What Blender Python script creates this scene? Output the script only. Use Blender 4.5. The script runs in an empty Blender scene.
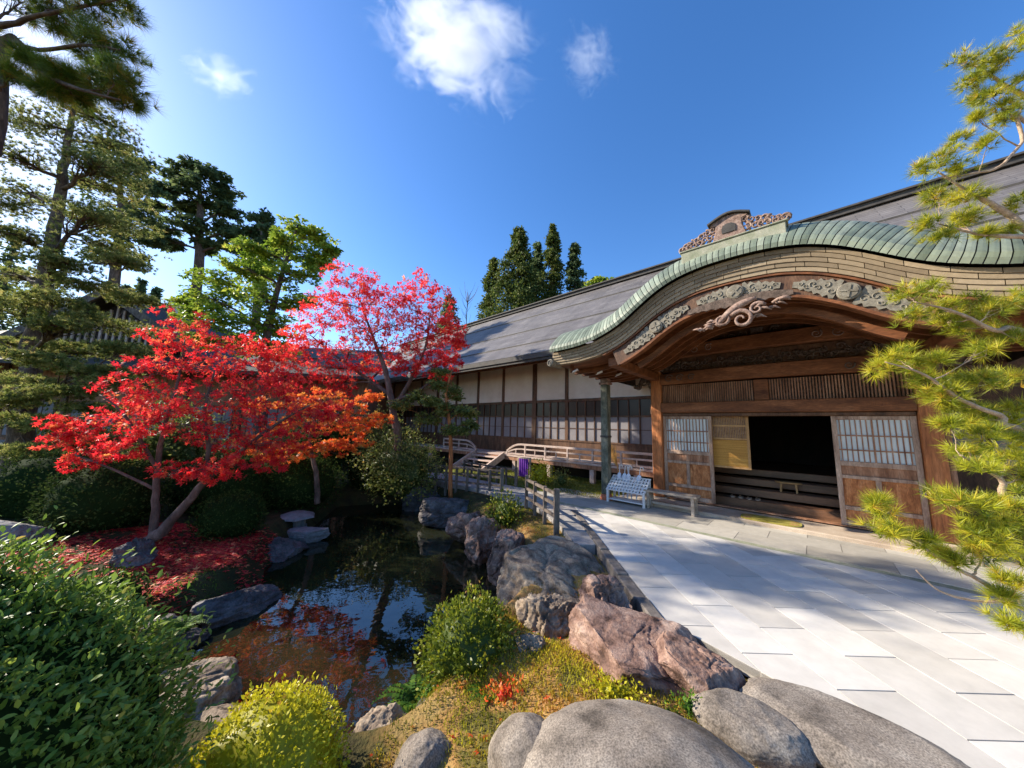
import bpy, bmesh, math, random
import numpy as np
from mathutils import Vector, Matrix, noise as mnoise
R = math.radians
S = bpy.context.scene
COL = S.collection

# ------------------------------------------------------------------ camera, sky, sun, exposure
F_PX, PITCH, ROLL, CAM_H = 320.845, 0.133008, 0.0283650, 1.75
SUN_AZ, SUN_EL = R(76), R(30)            # azimuth measured from +Y towards -X
cd = bpy.data.cameras.new('camera')
cam = bpy.data.objects.new('camera', cd)
COL.objects.link(cam)
cd.sensor_width = 36.0
cd.lens = F_PX / 1024 * 36.0
cd.clip_start, cd.clip_end = 0.05, 6000
_F = Vector((0, math.cos(PITCH), math.sin(PITCH)))
_U = Vector((0, -math.sin(PITCH), math.cos(PITCH)))
_Rt = Vector((1, 0, 0))
CR = _Rt * math.cos(ROLL) + _U * math.sin(ROLL)
CU = _U * math.cos(ROLL) - _Rt * math.sin(ROLL)
CF = _F
cam.matrix_world = Matrix(((CR.x, CU.x, -CF.x, 0), (CR.y, CU.y, -CF.y, 0), (CR.z, CU.z, -CF.z, CAM_H), (0, 0, 0, 1)))
S.camera = cam

sun_dir = Vector((-math.sin(SUN_AZ) * math.cos(SUN_EL), math.cos(SUN_AZ) * math.cos(SUN_EL), math.sin(SUN_EL)))
W = bpy.data.worlds.new('World')
S.world = W
W.use_nodes = True
wn, wl = W.node_tree.nodes, W.node_tree.links
bg = wn['Background']
sky = wn.new('ShaderNodeTexSky')
sky.sky_type = 'NISHITA'
sky.sun_disc = False
sky.sun_elevation = SUN_EL
sky.sun_rotation = -SUN_AZ
sky.altitude = 200
sky.air_density = 1.0
sky.dust_density = 0.5
sky.ozone_density = 2.5
hs = wn.new('ShaderNodeHueSaturation')
hs.inputs['Hue'].default_value = 0.507
hs.inputs['Saturation'].default_value = 1.27
wl.new(sky.outputs[0], hs.inputs['Color'])
wl.new(hs.outputs[0], bg.inputs['Color'])
bg.inputs['Strength'].default_value = 0.15
sl = bpy.data.lights.new('sun', 'SUN')
sl.energy = 5.0
sl.angle = R(0.5)
sl.color = (1.0, 0.91, 0.77)
so = bpy.data.objects.new('sun', sl)
COL.objects.link(so)
so.rotation_euler = sun_dir.to_track_quat('Z', 'Y').to_euler()
so.location = sun_dir * 60
S.view_settings.view_transform = 'Standard'
S.view_settings.look = 'None'
S.view_settings.gamma = 1.0
S.view_settings.use_curve_mapping = False
S.view_settings.exposure = 0.88
S.render.engine = 'CYCLES'
cy = S.cycles
cy.use_denoising = True
cy.max_bounces = 8
cy.diffuse_bounces = 4
cy.glossy_bounces = 3
cy.transmission_bounces = 4
cy.transparent_max_bounces = 6
cy.volume_bounces = 2
cy.caustics_reflective = False
cy.caustics_refractive = False

# ------------------------------------------------------------------ frames: photo rays give directions, depths are real metres
FA = -0.752021                            # direction of the temple front
UU = Vector((math.cos(FA), math.sin(FA), 0))
NN = Vector((-math.sin(FA), math.cos(FA), 0))


def ray(px, py):
    return CR * ((px - 512) / F_PX) - CU * ((py - 384) / F_PX) + CF


def P(px, py, Y):
    d = ray(px, py)
    return Vector((0, 0, CAM_H)) + d * (Y / d.y)


def G(px, py, z=0.0):
    d = ray(px, py)
    return Vector((0, 0, CAM_H)) + d * ((z - CAM_H) / d.z)


def uvw(u, v, z=0.0):
    p = UU * u + NN * v
    return Vector((p.x, p.y, z))


# ------------------------------------------------------------------ materials
def _nt(name):
    m = bpy.data.materials.new(name)
    m.use_nodes = True
    return m, m.node_tree.nodes, m.node_tree.links, m.node_tree.nodes['Principled BSDF']


def ramp(n, stops):
    r = n.new('ShaderNodeValToRGB')
    e = r.color_ramp.elements
    while len(e) < len(stops):
        e.new(0.5)
    for i, (p, c) in enumerate(stops):
        e[i].position = p
        e[i].color = (*c, 1)
    return r


def pmat(name, stops, scale=4, stretch=(1, 1, 1), rough=0.7, bump=0.3, bscale=None, detail=8, dist=0.01,
         fine=0.0, fine_scale=120, spec=0.3, metal=0.0, warp=0.0, wave=None, coords='Object'):
    """noise-driven colour with a second fine noise and bump"""
    m, n, l, b = _nt(name)
    tc = n.new('ShaderNodeTexCoord')
    mp = n.new('ShaderNodeMapping')
    mp.inputs['Scale'].default_value = stretch
    l.new(tc.outputs[coords], mp.inputs['Vector'])
    t = n.new('ShaderNodeTexNoise')
    t.inputs['Scale'].default_value = scale
    t.inputs['Detail'].default_value = detail
    t.inputs['Roughness'].default_value = 0.62
    t.inputs['Distortion'].default_value = warp
    l.new(mp.outputs[0], t.inputs['Vector'])
    r = ramp(n, stops)
    l.new(t.outputs['Fac'], r.inputs['Fac'])
    col = r.outputs['Color']
    t2 = n.new('ShaderNodeTexNoise')
    t2.inputs['Scale'].default_value = fine_scale
    t2.inputs['Detail'].default_value = 3
    l.new(mp.outputs[0], t2.inputs['Vector'])
    if fine:
        mr = n.new('ShaderNodeMapRange')
        mr.inputs['From Min'].default_value = 0.3
        mr.inputs['From Max'].default_value = 0.7
        mr.inputs['To Min'].default_value = 1 - fine
        mr.inputs['To Max'].default_value = 1 + fine
        l.new(t2.outputs['Fac'], mr.inputs['Value'])
        mx = n.new('ShaderNodeVectorMath')
        mx.operation = 'SCALE'
        l.new(col, mx.inputs[0])
        l.new(mr.outputs[0], mx.inputs['Scale'])
        col = mx.outputs[0]
    l.new(col, b.inputs['Base Color'])
    b.inputs['Roughness'].default_value = rough
    b.inputs['Specular IOR Level'].default_value = spec
    b.inputs['Metallic'].default_value = metal
    if bump:
        ad = n.new('ShaderNodeMath')
        ad.operation = 'MULTIPLY_ADD'
        ad.inputs[1].default_value = 0.35
        l.new(t2.outputs['Fac'], ad.inputs[0])
        l.new(t.outputs['Fac'], ad.inputs[2])
        h = ad.outputs[0]
        if wave:
            wv = n.new('ShaderNodeTexWave')
            wv.bands_direction = wave[0]
            wv.inputs['Scale'].default_value = wave[1]
            wv.inputs['Distortion'].default_value = wave[2]
            l.new(tc.outputs[coords], wv.inputs['Vector'])
            a2 = n.new('ShaderNodeMath')
            a2.operation = 'MULTIPLY_ADD'
            a2.inputs[1].default_value = wave[3]
            l.new(wv.outputs['Fac'], a2.inputs[0])
            l.new(h, a2.inputs[2])
            h = a2.outputs[0]
        bp = n.new('ShaderNodeBump')
        bp.inputs['Strength'].default_value = bump
        bp.inputs['Distance'].default_value = dist
        l.new(h, bp.inputs['Height'])
        l.new(bp.outputs[0], b.inputs['Normal'])
    return m


def leafmat(name, stops, trans=0.4, rough=0.5, spec=0.3, tint=1.0):
    """per-leaf random colour (attribute rnd) with light passing through the blade"""
    m, n, l, b = _nt(name)
    at = n.new('ShaderNodeAttribute')
    at.attribute_name = 'rnd'
    r = ramp(n, stops)
    l.new(at.outputs['Fac'], r.inputs['Fac'])
    l.new(r.outputs['Color'], b.inputs['Base Color'])
    b.inputs['Roughness'].default_value = rough
    b.inputs['Specular IOR Level'].default_value = spec
    tr = n.new('ShaderNodeBsdfTranslucent')
    sc = n.new('ShaderNodeVectorMath')
    sc.operation = 'SCALE'
    sc.inputs['Scale'].default_value = tint
    l.new(r.outputs['Color'], sc.inputs[0])
    l.new(sc.outputs[0], tr.inputs['Color'])
    mx = n.new('ShaderNodeMixShader')
    mx.inputs[0].default_value = trans
    l.new(b.outputs[0], mx.inputs[1])
    l.new(tr.outputs[0], mx.inputs[2])
    l.new(mx.outputs[0], n['Material Output'].inputs['Surface'])
    return m


def attrmat(name, stops, rough=0.7, fine=0.15, fine_scale=60, bump=0.2, spec=0.3, metal=0.0, stretch=(1, 1, 1)):
    """per-piece random tone (attribute rnd) times fine noise"""
    m, n, l, b = _nt(name)
    at = n.new('ShaderNodeAttribute')
    at.attribute_name = 'rnd'
    r = ramp(n, stops)
    l.new(at.outputs['Fac'], r.inputs['Fac'])
    tc = n.new('ShaderNodeTexCoord')
    mp = n.new('ShaderNodeMapping')
    mp.inputs['Scale'].default_value = stretch
    l.new(tc.outputs['Object'], mp.inputs['Vector'])
    t = n.new('ShaderNodeTexNoise')
    t.inputs['Scale'].default_value = fine_scale
    t.inputs['Detail'].default_value = 7
    t.inputs['Roughness'].default_value = 0.7
    l.new(mp.outputs[0], t.inputs['Vector'])
    mr = n.new('ShaderNodeMapRange')
    mr.inputs['From Min'].default_value = 0.25
    mr.inputs['From Max'].default_value = 0.75
    mr.inputs['To Min'].default_value = 1 - fine
    mr.inputs['To Max'].default_value = 1 + fine
    l.new(t.outputs['Fac'], mr.inputs['Value'])
    mx = n.new('ShaderNodeVectorMath')
    mx.operation = 'SCALE'
    l.new(r.outputs['Color'], mx.inputs[0])
    l.new(mr.outputs[0], mx.inputs['Scale'])
    l.new(mx.outputs[0], b.inputs['Base Color'])
    b.inputs['Roughness'].default_value = rough
    b.inputs['Specular IOR Level'].default_value = spec
    b.inputs['Metallic'].default_value = metal
    bp = n.new('ShaderNodeBump')
    bp.inputs['Strength'].default_value = bump
    bp.inputs['Distance'].default_value = 0.004
    l.new(t.outputs['Fac'], bp.inputs['Height'])
    l.new(bp.outputs[0], b.inputs['Normal'])
    return m


M = {}
M['wood_dark'] = pmat('dark_temple_wood', [(0.3, (0.045, 0.022, 0.012)), (0.55, (0.12, 0.06, 0.032)), (0.75, (0.20, 0.11, 0.06))], 6, (1, 1, 0.25), 0.6, 0.4, fine=0.3, fine_scale=60)
M['wood_beam'] = pmat('brown_beam_wood', [(0.3, (0.075, 0.024, 0.008)), (0.55, (0.20, 0.072, 0.025)), (0.78, (0.33, 0.14, 0.06))], 5, (0.25, 1, 1), 0.6, 0.4, fine=0.3, fine_scale=50)
M['wood_pillar'] = pmat('red_brown_pillar_wood', [(0.3, (0.20, 0.06, 0.018)), (0.55, (0.43, 0.155, 0.052)), (0.75, (0.58, 0.25, 0.105))], 7, (1, 1, 0.12), 0.6, 0.5, fine=0.3, fine_scale=60)
M['wood_door'] = pmat('door_panel_wood', [(0.3, (0.20, 0.062, 0.018)), (0.5, (0.44, 0.165, 0.055)), (0.7, (0.58, 0.28, 0.12))], 9, (1, 1, 0.3), 0.6, 0.4, warp=1.2, fine=0.25, fine_scale=70)
M['wood_frame'] = pmat('weathered_frame_wood', [(0.3, (0.16, 0.066, 0.032)), (0.55, (0.36, 0.18, 0.10)), (0.75, (0.52, 0.32, 0.21))], 8, (1, 1, 0.2), 0.7, 0.4, fine=0.25, fine_scale=70)
M['wood_stile'] = pmat('bleached_door_frame_wood', [(0.3, (0.20, 0.115, 0.075)), (0.55, (0.42, 0.285, 0.205)), (0.75, (0.58, 0.43, 0.33))], 8, (1, 1, 0.2), 0.7, 0.4, fine=0.25, fine_scale=70)
M['wood_pale'] = pmat('bleached_veranda_wood', [(0.3, (0.36, 0.26, 0.21)), (0.55, (0.55, 0.42, 0.35)), (0.75, (0.68, 0.56, 0.48))], 8, (0.3, 1, 1), 0.75, 0.3, fine=0.2, fine_scale=60)
M['wood_grey'] = pmat('grey_bench_wood', [(0.3, (0.26, 0.20, 0.15)), (0.55, (0.42, 0.34, 0.26)), (0.75, (0.55, 0.46, 0.37))], 9, (0.3, 1, 1), 0.75, 0.3, fine=0.2, fine_scale=60)
M['wood_fence'] = pmat('old_grey_fence_wood', [(0.3, (0.06, 0.045, 0.035)), (0.55, (0.16, 0.125, 0.10)), (0.75, (0.27, 0.22, 0.18))], 12, (1, 1, 0.3), 0.8, 0.4, fine=0.25, fine_scale=80)
M['wood_green'] = pmat('mossy_post_wood', [(0.3, (0.035, 0.04, 0.028)), (0.5, (0.12, 0.125, 0.09)), (0.7, (0.26, 0.25, 0.19))], 7, (1, 1, 0.5), 0.75, 0.4, fine=0.25, fine_scale=60)
M['wood_floor'] = pmat('polished_step_wood', [(0.3, (0.09, 0.04, 0.02)), (0.6, (0.22, 0.105, 0.055))], 5, (0.2, 1, 1), 0.35, 0.2, fine=0.2, fine_scale=60, spec=0.5)
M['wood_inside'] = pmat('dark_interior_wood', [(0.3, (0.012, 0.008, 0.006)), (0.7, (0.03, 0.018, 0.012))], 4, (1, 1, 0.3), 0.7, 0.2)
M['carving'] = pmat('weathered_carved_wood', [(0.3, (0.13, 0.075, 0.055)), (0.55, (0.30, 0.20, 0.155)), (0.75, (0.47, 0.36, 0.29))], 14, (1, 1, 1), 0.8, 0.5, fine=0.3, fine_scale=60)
M['carving_dark'] = pmat('shaded_carved_wood', [(0.3, (0.05, 0.035, 0.025)), (0.6, (0.15, 0.105, 0.08)), (0.8, (0.25, 0.19, 0.15))], 14, (1, 1, 1), 0.8, 0.5, fine=0.3, fine_scale=60)  # darker copy of the carved wood; shade under the eave put into colour
M['emblem'] = pmat('pale_copper_fitting', [(0.3, (0.13, 0.11, 0.08)), (0.6, (0.25, 0.22, 0.165)), (0.8, (0.36, 0.32, 0.25))], 16, (1, 1, 1), 0.6, 0.3, fine=0.2)
M['plaster'] = pmat('cream_plaster', [(0.25, (0.66, 0.56, 0.44)), (0.6, (0.80, 0.71, 0.59)), (0.8, (0.84, 0.77, 0.66))], 1.5, (1, 1, 1), 0.9, 0.1, fine=0.04)
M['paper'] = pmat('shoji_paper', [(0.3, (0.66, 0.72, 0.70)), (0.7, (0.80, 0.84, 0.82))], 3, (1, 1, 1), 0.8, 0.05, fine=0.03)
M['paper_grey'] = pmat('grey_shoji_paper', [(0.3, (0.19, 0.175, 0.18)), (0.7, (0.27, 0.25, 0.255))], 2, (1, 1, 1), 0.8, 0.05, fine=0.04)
M['glass_dark'] = pmat('dark_window_glass', [(0.3, (0.018, 0.015, 0.013)), (0.7, (0.04, 0.033, 0.028))], 2, (1, 1, 1), 0.28, 0.0, spec=0.25)
M['sudare'] = pmat('golden_reed_screen', [(0.3, (0.42, 0.19, 0.035)), (0.6, (0.62, 0.33, 0.07)), (0.8, (0.72, 0.42, 0.12))], 6, (0.2, 1, 8), 0.6, 0.3, fine=0.15)
M['sudare_frame'] = pmat('honey_coloured_wood', [(0.3, (0.36, 0.19, 0.07)), (0.7, (0.56, 0.33, 0.14))], 6, (1, 1, 0.3), 0.55, 0.2, fine=0.15)
def roofmat():
    m, n, l, b = _nt('grey_sheet_roof')
    tc = n.new('ShaderNodeTexCoord')
    br = n.new('ShaderNodeTexBrick')
    br.inputs['Scale'].default_value = 1.0
    br.inputs['Brick Width'].default_value = 0.9
    br.inputs['Row Height'].default_value = 0.16
    br.inputs['Mortar Size'].default_value = 0.007
    br.inputs['Mortar Smooth'].default_value = 0.3
    br.inputs['Color1'].default_value = (0.115, 0.102, 0.096, 1)
    br.inputs['Color2'].default_value = (0.165, 0.15, 0.14, 1)
    br.inputs['Mortar'].default_value = (0.05, 0.045, 0.042, 1)
    l.new(tc.outputs['Object'], br.inputs['Vector'])
    t = n.new('ShaderNodeTexNoise')
    t.inputs['Scale'].default_value = 0.8; t.inputs['Detail'].default_value = 9; t.inputs['Roughness'].default_value = 0.65
    mp = n.new('ShaderNodeMapping'); mp.inputs['Scale'].default_value = (1.6, 0.5, 0.5)
    l.new(tc.outputs['Object'], mp.inputs['Vector']); l.new(mp.outputs[0], t.inputs['Vector'])
    mr = n.new('ShaderNodeMapRange'); mr.inputs['From Min'].default_value = 0.3; mr.inputs['From Max'].default_value = 0.7; mr.inputs['To Min'].default_value = 0.72; mr.inputs['To Max'].default_value = 1.3
    l.new(t.outputs['Fac'], mr.inputs['Value'])
    sc = n.new('ShaderNodeVectorMath'); sc.operation = 'SCALE'
    l.new(br.outputs['Color'], sc.inputs[0]); l.new(mr.outputs[0], sc.inputs['Scale'])
    l.new(sc.outputs[0], b.inputs['Base Color'])
    b.inputs['Roughness'].default_value = 0.6
    b.inputs['Specular IOR Level'].default_value = 0.35
    bp = n.new('ShaderNodeBump'); bp.inputs['Strength'].default_value = 0.5; bp.inputs['Distance'].default_value = 0.012; bp.invert = True
    l.new(br.outputs['Fac'], bp.inputs['Height']); l.new(bp.outputs[0], b.inputs['Normal'])
    return m


M['roof'] = roofmat()
M['roof_edge'] = pmat('dark_roof_seam', [(0.3, (0.04, 0.037, 0.033)), (0.7, (0.09, 0.08, 0.07))], 5, (1, 1, 1), 0.7, 0.2)
M['patina'] = attrmat('verdigris_copper', [(0.0, (0.12, 0.145, 0.10)), (0.5, (0.20, 0.235, 0.17)), (1.0, (0.29, 0.32, 0.235))], 0.55, 0.35, 5, 0.15, spec=0.45, stretch=(1, 1, 0.5))
M['fascia'] = attrmat('tan_shingle_edge', [(0.0, (0.21, 0.155, 0.095)), (0.5, (0.28, 0.21, 0.13)), (1.0, (0.36, 0.275, 0.175))], 0.7, 0.2, 16, 0.2)
M['slab'] = attrmat('pale_granite_paving', [(0.0, (0.52, 0.48, 0.42)), (0.5, (0.61, 0.57, 0.505)), (1.0, (0.66, 0.62, 0.555))], 0.7, 0.14, 4, 0.1)
M['slab_grey'] = attrmat('grey_granite_apron', [(0.0, (0.33, 0.30, 0.25)), (0.5, (0.42, 0.385, 0.325)), (1.0, (0.50, 0.46, 0.39))], 0.75, 0.16, 7, 0.15)
M['mortar'] = pmat('paving_joint', [(0.3, (0.30, 0.27, 0.23)), (0.7, (0.44, 0.40, 0.34))], 9, (1, 1, 1), 0.9, 0.2)
M['drain'] = pmat('mossy_drain_stone', [(0.3, (0.20, 0.22, 0.13)), (0.6, (0.36, 0.35, 0.26)), (0.8, (0.46, 0.43, 0.34))], 5, (1, 1, 1), 0.85, 0.3, fine=0.2)
M['sill'] = pmat('warm_sill_stone', [(0.3, (0.36, 0.27, 0.19)), (0.6, (0.50, 0.40, 0.30)), (0.8, (0.58, 0.48, 0.37))], 3, (1, 1, 1), 0.8, 0.2, fine=0.15, fine_scale=90)
M['path'] = pmat('grey_gravel_path', [(0.3, (0.24, 0.22, 0.20)), (0.6, (0.38, 0.35, 0.32)), (0.8, (0.48, 0.45, 0.42))], 6, (1, 1, 1), 0.9, 0.5, fine=0.35, fine_scale=160)
M['kerb'] = pmat('dark_kerb_stone', [(0.3, (0.10, 0.085, 0.07)), (0.7, (0.24, 0.205, 0.175))], 10, (1, 1, 1), 0.85, 0.5, fine=0.25)
M['granite'] = pmat('speckled_granite', [(0.30, (0.065, 0.053, 0.042)), (0.46, (0.19, 0.158, 0.128)), (0.60, (0.26, 0.222, 0.182)), (0.74, (0.37, 0.335, 0.285))], 3.2, (1, 1, 1), 0.85, 0.35, fine=0.5, fine_scale=110, dist=0.006)
M['rock_red'] = pmat('pinkish_weathered_rock', [(0.32, (0.06, 0.032, 0.022)), (0.45, (0.21, 0.122, 0.09)), (0.58, (0.34, 0.22, 0.165)), (0.74, (0.52, 0.385, 0.30))], 5, (1, 1, 1), 0.85, 0.9, fine=0.25, fine_scale=60, dist=0.02, warp=0.6)
M['rock_grey'] = pmat('grey_lichen_rock', [(0.30, (0.06, 0.04, 0.028)), (0.45, (0.22, 0.16, 0.11)), (0.6, (0.36, 0.28, 0.195)), (0.76, (0.50, 0.41, 0.31))], 4.5, (1, 1, 1), 0.85, 0.9, fine=0.3, fine_scale=50, dist=0.02, warp=0.5)
M['rock_dark'] = pmat('dark_bank_rock', [(0.3, (0.035, 0.03, 0.028)), (0.55, (0.12, 0.105, 0.10)), (0.75, (0.22, 0.20, 0.19))], 5, (1, 1, 1), 0.7, 0.8, fine=0.3, fine_scale=50, dist=0.02)  # darkest and greyest of the rock tones, mottled by noise
M['lantern'] = pmat('grey_lantern_stone', [(0.3, (0.16, 0.155, 0.15)), (0.7, (0.30, 0.29, 0.28))], 9, (1, 1, 1), 0.85, 0.4, fine=0.2)
M['bark'] = pmat('rough_pine_bark', [(0.3, (0.045, 0.03, 0.022)), (0.55, (0.14, 0.095, 0.07)), (0.75, (0.25, 0.18, 0.14))], 9, (1, 1, 0.35), 0.9, 1.0, fine=0.3, fine_scale=40, dist=0.03)
M['bark_maple'] = pmat('smooth_maple_bark', [(0.3, (0.06, 0.035, 0.028)), (0.55, (0.15, 0.095, 0.075)), (0.75, (0.30, 0.21, 0.175))], 8, (1, 1, 0.4), 0.8, 0.5, fine=0.2, fine_scale=50)
M['bark_pale'] = pmat('pale_pine_twig_bark', [(0.3, (0.28, 0.18, 0.11)), (0.7, (0.56, 0.41, 0.28))], 14, (1, 1, 1), 0.85, 0.6, fine=0.25)
M['purple'] = pmat('purple_cloth', [(0.3, (0.12, 0.025, 0.26)), (0.7, (0.20, 0.05, 0.38))], 6, (1, 1, 0.2), 0.8, 0.2)
M['white_metal'] = pmat('white_painted_rack', [(0.3, (0.62, 0.60, 0.58)), (0.7, (0.78, 0.76, 0.73))], 8, (1, 1, 1), 0.5, 0.05)
M['umbrella'] = pmat('clear_umbrella_plastic', [(0.3, (0.50, 0.56, 0.68)), (0.7, (0.74, 0.78, 0.86))], 12, (1, 1, 0.3), 0.25, 0.2, spec=0.6)
M['straw'] = pmat('bamboo_twig_straw', [(0.3, (0.36, 0.19, 0.05)), (0.7, (0.62, 0.37, 0.12))], 20, (1, 1, 0.2), 0.8, 0.3)
M['mat'] = pmat('olive_door_mat', [(0.3, (0.16, 0.13, 0.015)), (0.5, (0.30, 0.25, 0.04)), (0.75, (0.42, 0.36, 0.10))], 7, (1, 1, 1), 0.95, 0.5, fine=0.3, fine_scale=200)
M['mat_trim'] = pmat('rust_mat_pattern', [(0.3, (0.28, 0.13, 0.04)), (0.7, (0.48, 0.30, 0.12))], 12, (1, 1, 1), 0.95, 0.3)
M['slipper'] = pmat('pale_slipper', [(0.3, (0.46, 0.33, 0.24)), (0.7, (0.62, 0.48, 0.36))], 9, (1, 1, 1), 0.6, 0.1)
M['white'] = pmat('white_painted_tip', [(0.3, (0.72, 0.68, 0.62)), (0.7, (0.82, 0.79, 0.74))], 9, (1, 1, 1), 0.6, 0.1)
M['chimney'] = pmat('white_vent_pipe', [(0.3, (0.62, 0.62, 0.63)), (0.7, (0.80, 0.80, 0.80))], 5, (1, 1, 1), 0.5, 0.1)
M['terracotta'] = pmat('red_clay_pot', [(0.3, (0.36, 0.10, 0.05)), (0.7, (0.52, 0.18, 0.09))], 9, (1, 1, 1), 0.8, 0.2)

# foliage
M['maple_red'] = leafmat('scarlet_maple_leaf', [(0.0, (0.34, 0.010, 0.020)), (0.25, (0.70, 0.022, 0.036)), (0.6, (0.86, 0.05, 0.055)), (0.85, (0.88, 0.15, 0.075)), (1.0, (0.88, 0.36, 0.10))], 0.6, 0.45, 0.3, 1.15)
M['maple_orange'] = leafmat('orange_maple_leaf', [(0.0, (0.70, 0.05, 0.03)), (0.35, (0.80, 0.13, 0.035)), (0.7, (0.82, 0.27, 0.05)), (1.0, (0.66, 0.42, 0.08))], 0.55, 0.45, 0.3, 1.1)
M['pine_near'] = leafmat('yellow_green_pine_needle', [(0.0, (0.13, 0.18, 0.014)), (0.4, (0.33, 0.36, 0.022)), (0.8, (0.60, 0.55, 0.035)), (1.0, (0.60, 0.34, 0.06))], 0.35, 0.4, 0.4, 1.1)
M['pine_over'] = leafmat('dark_pine_needle', [(0.0, (0.05, 0.10, 0.010)), (0.6, (0.14, 0.21, 0.02)), (0.85, (0.28, 0.27, 0.03)), (1.0, (0.46, 0.24, 0.04))], 0.35, 0.4, 0.4, 1.1)
M['pine_left'] = leafmat('olive_pine_needle', [(0.0, (0.08, 0.115, 0.02)), (0.5, (0.215, 0.25, 0.06)), (0.85, (0.42, 0.41, 0.12)), (1.0, (0.50, 0.36, 0.13))], 0.55, 0.5, 0.4, 1.1)
M['cedar'] = leafmat('cedar_spray', [(0.0, (0.035, 0.06, 0.016)), (0.6, (0.10, 0.14, 0.03)), (1.0, (0.22, 0.23, 0.05))], 0.35, 0.6, 0.2, 1.1)
M['conifer'] = leafmat('blue_green_conifer_leaf', [(0.0, (0.045, 0.075, 0.03)), (0.6, (0.12, 0.17, 0.065)), (1.0, (0.21, 0.25, 0.10))], 0.48, 0.6, 0.2, 1.1)
M['green_tree'] = leafmat('fresh_green_leaf', [(0.0, (0.09, 0.17, 0.014)), (0.5, (0.24, 0.34, 0.035)), (0.85, (0.42, 0.48, 0.06)), (1.0, (0.52, 0.46, 0.08))], 0.5, 0.5, 0.3, 1.1)
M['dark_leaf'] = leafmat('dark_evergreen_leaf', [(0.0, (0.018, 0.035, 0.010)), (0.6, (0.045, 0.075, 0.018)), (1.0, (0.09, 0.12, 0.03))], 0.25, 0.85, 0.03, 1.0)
M['olive_leaf'] = leafmat('olive_green_leaf', [(0.0, (0.06, 0.085, 0.018)), (0.5, (0.16, 0.19, 0.045)), (0.85, (0.30, 0.30, 0.08)), (1.0, (0.42, 0.28, 0.07))], 0.4, 0.5, 0.3, 1.1)
M['azalea'] = leafmat('azalea_leaf', [(0.0, (0.075, 0.145, 0.02)), (0.5, (0.18, 0.28, 0.04)), (0.9, (0.30, 0.38, 0.06)), (1.0, (0.44, 0.34, 0.08))], 0.42, 0.42, 0.4, 1.1)
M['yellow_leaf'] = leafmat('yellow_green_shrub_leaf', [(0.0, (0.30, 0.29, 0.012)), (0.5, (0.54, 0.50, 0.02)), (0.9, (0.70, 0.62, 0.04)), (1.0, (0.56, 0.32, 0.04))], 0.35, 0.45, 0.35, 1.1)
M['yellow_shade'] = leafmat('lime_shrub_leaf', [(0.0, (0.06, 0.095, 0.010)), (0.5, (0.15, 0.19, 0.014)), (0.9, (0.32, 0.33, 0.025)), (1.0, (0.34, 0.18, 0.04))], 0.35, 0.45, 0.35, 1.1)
M['fallen'] = leafmat('fallen_maple_leaf', [(0.0, (0.34, 0.012, 0.018)), (0.5, (0.66, 0.03, 0.035)), (0.85, (0.78, 0.12, 0.06)), (1.0, (0.70, 0.40, 0.14))], 0.2, 0.6, 0.3)
M['moss_tuft'] = leafmat('moss_and_grass_blade', [(0.0, (0.07, 0.085, 0.012)), (0.4, (0.19, 0.19, 0.02)), (0.7, (0.46, 0.36, 0.025)), (1.0, (0.46, 0.18, 0.04))], 0.3, 0.7, 0.2)
M['fern'] = leafmat('fern_frond', [(0.0, (0.03, 0.09, 0.012)), (0.6, (0.09, 0.20, 0.02)), (1.0, (0.20, 0.30, 0.03))], 0.4, 0.5, 0.3)


# ------------------------------------------------------------------ object helpers
def tag(o, label=None, cat=None, group=None, kind=None):
    if label: o['label'] = label
    if cat: o['category'] = cat
    if group: o['group'] = group
    if kind: o['kind'] = kind
    return o


def empty(name, loc, label, cat, group=None, rz=0.0):
    o = bpy.data.objects.new(name, None)
    COL.objects.link(o)
    o.location = loc
    o.rotation_euler = (0, 0, rz)
    o.empty_display_size = 0.1
    return tag(o, label, cat, group)


def link_mesh(me, name, mat, parent=None, smooth=False):
    o = bpy.data.objects.new(name, me)
    COL.objects.link(o)
    me.materials.append(mat)
    if parent is not None:
        o.parent = parent
    if smooth:
        me.polygons.foreach_set('use_smooth', [True] * len(me.polygons))
    return o


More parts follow.
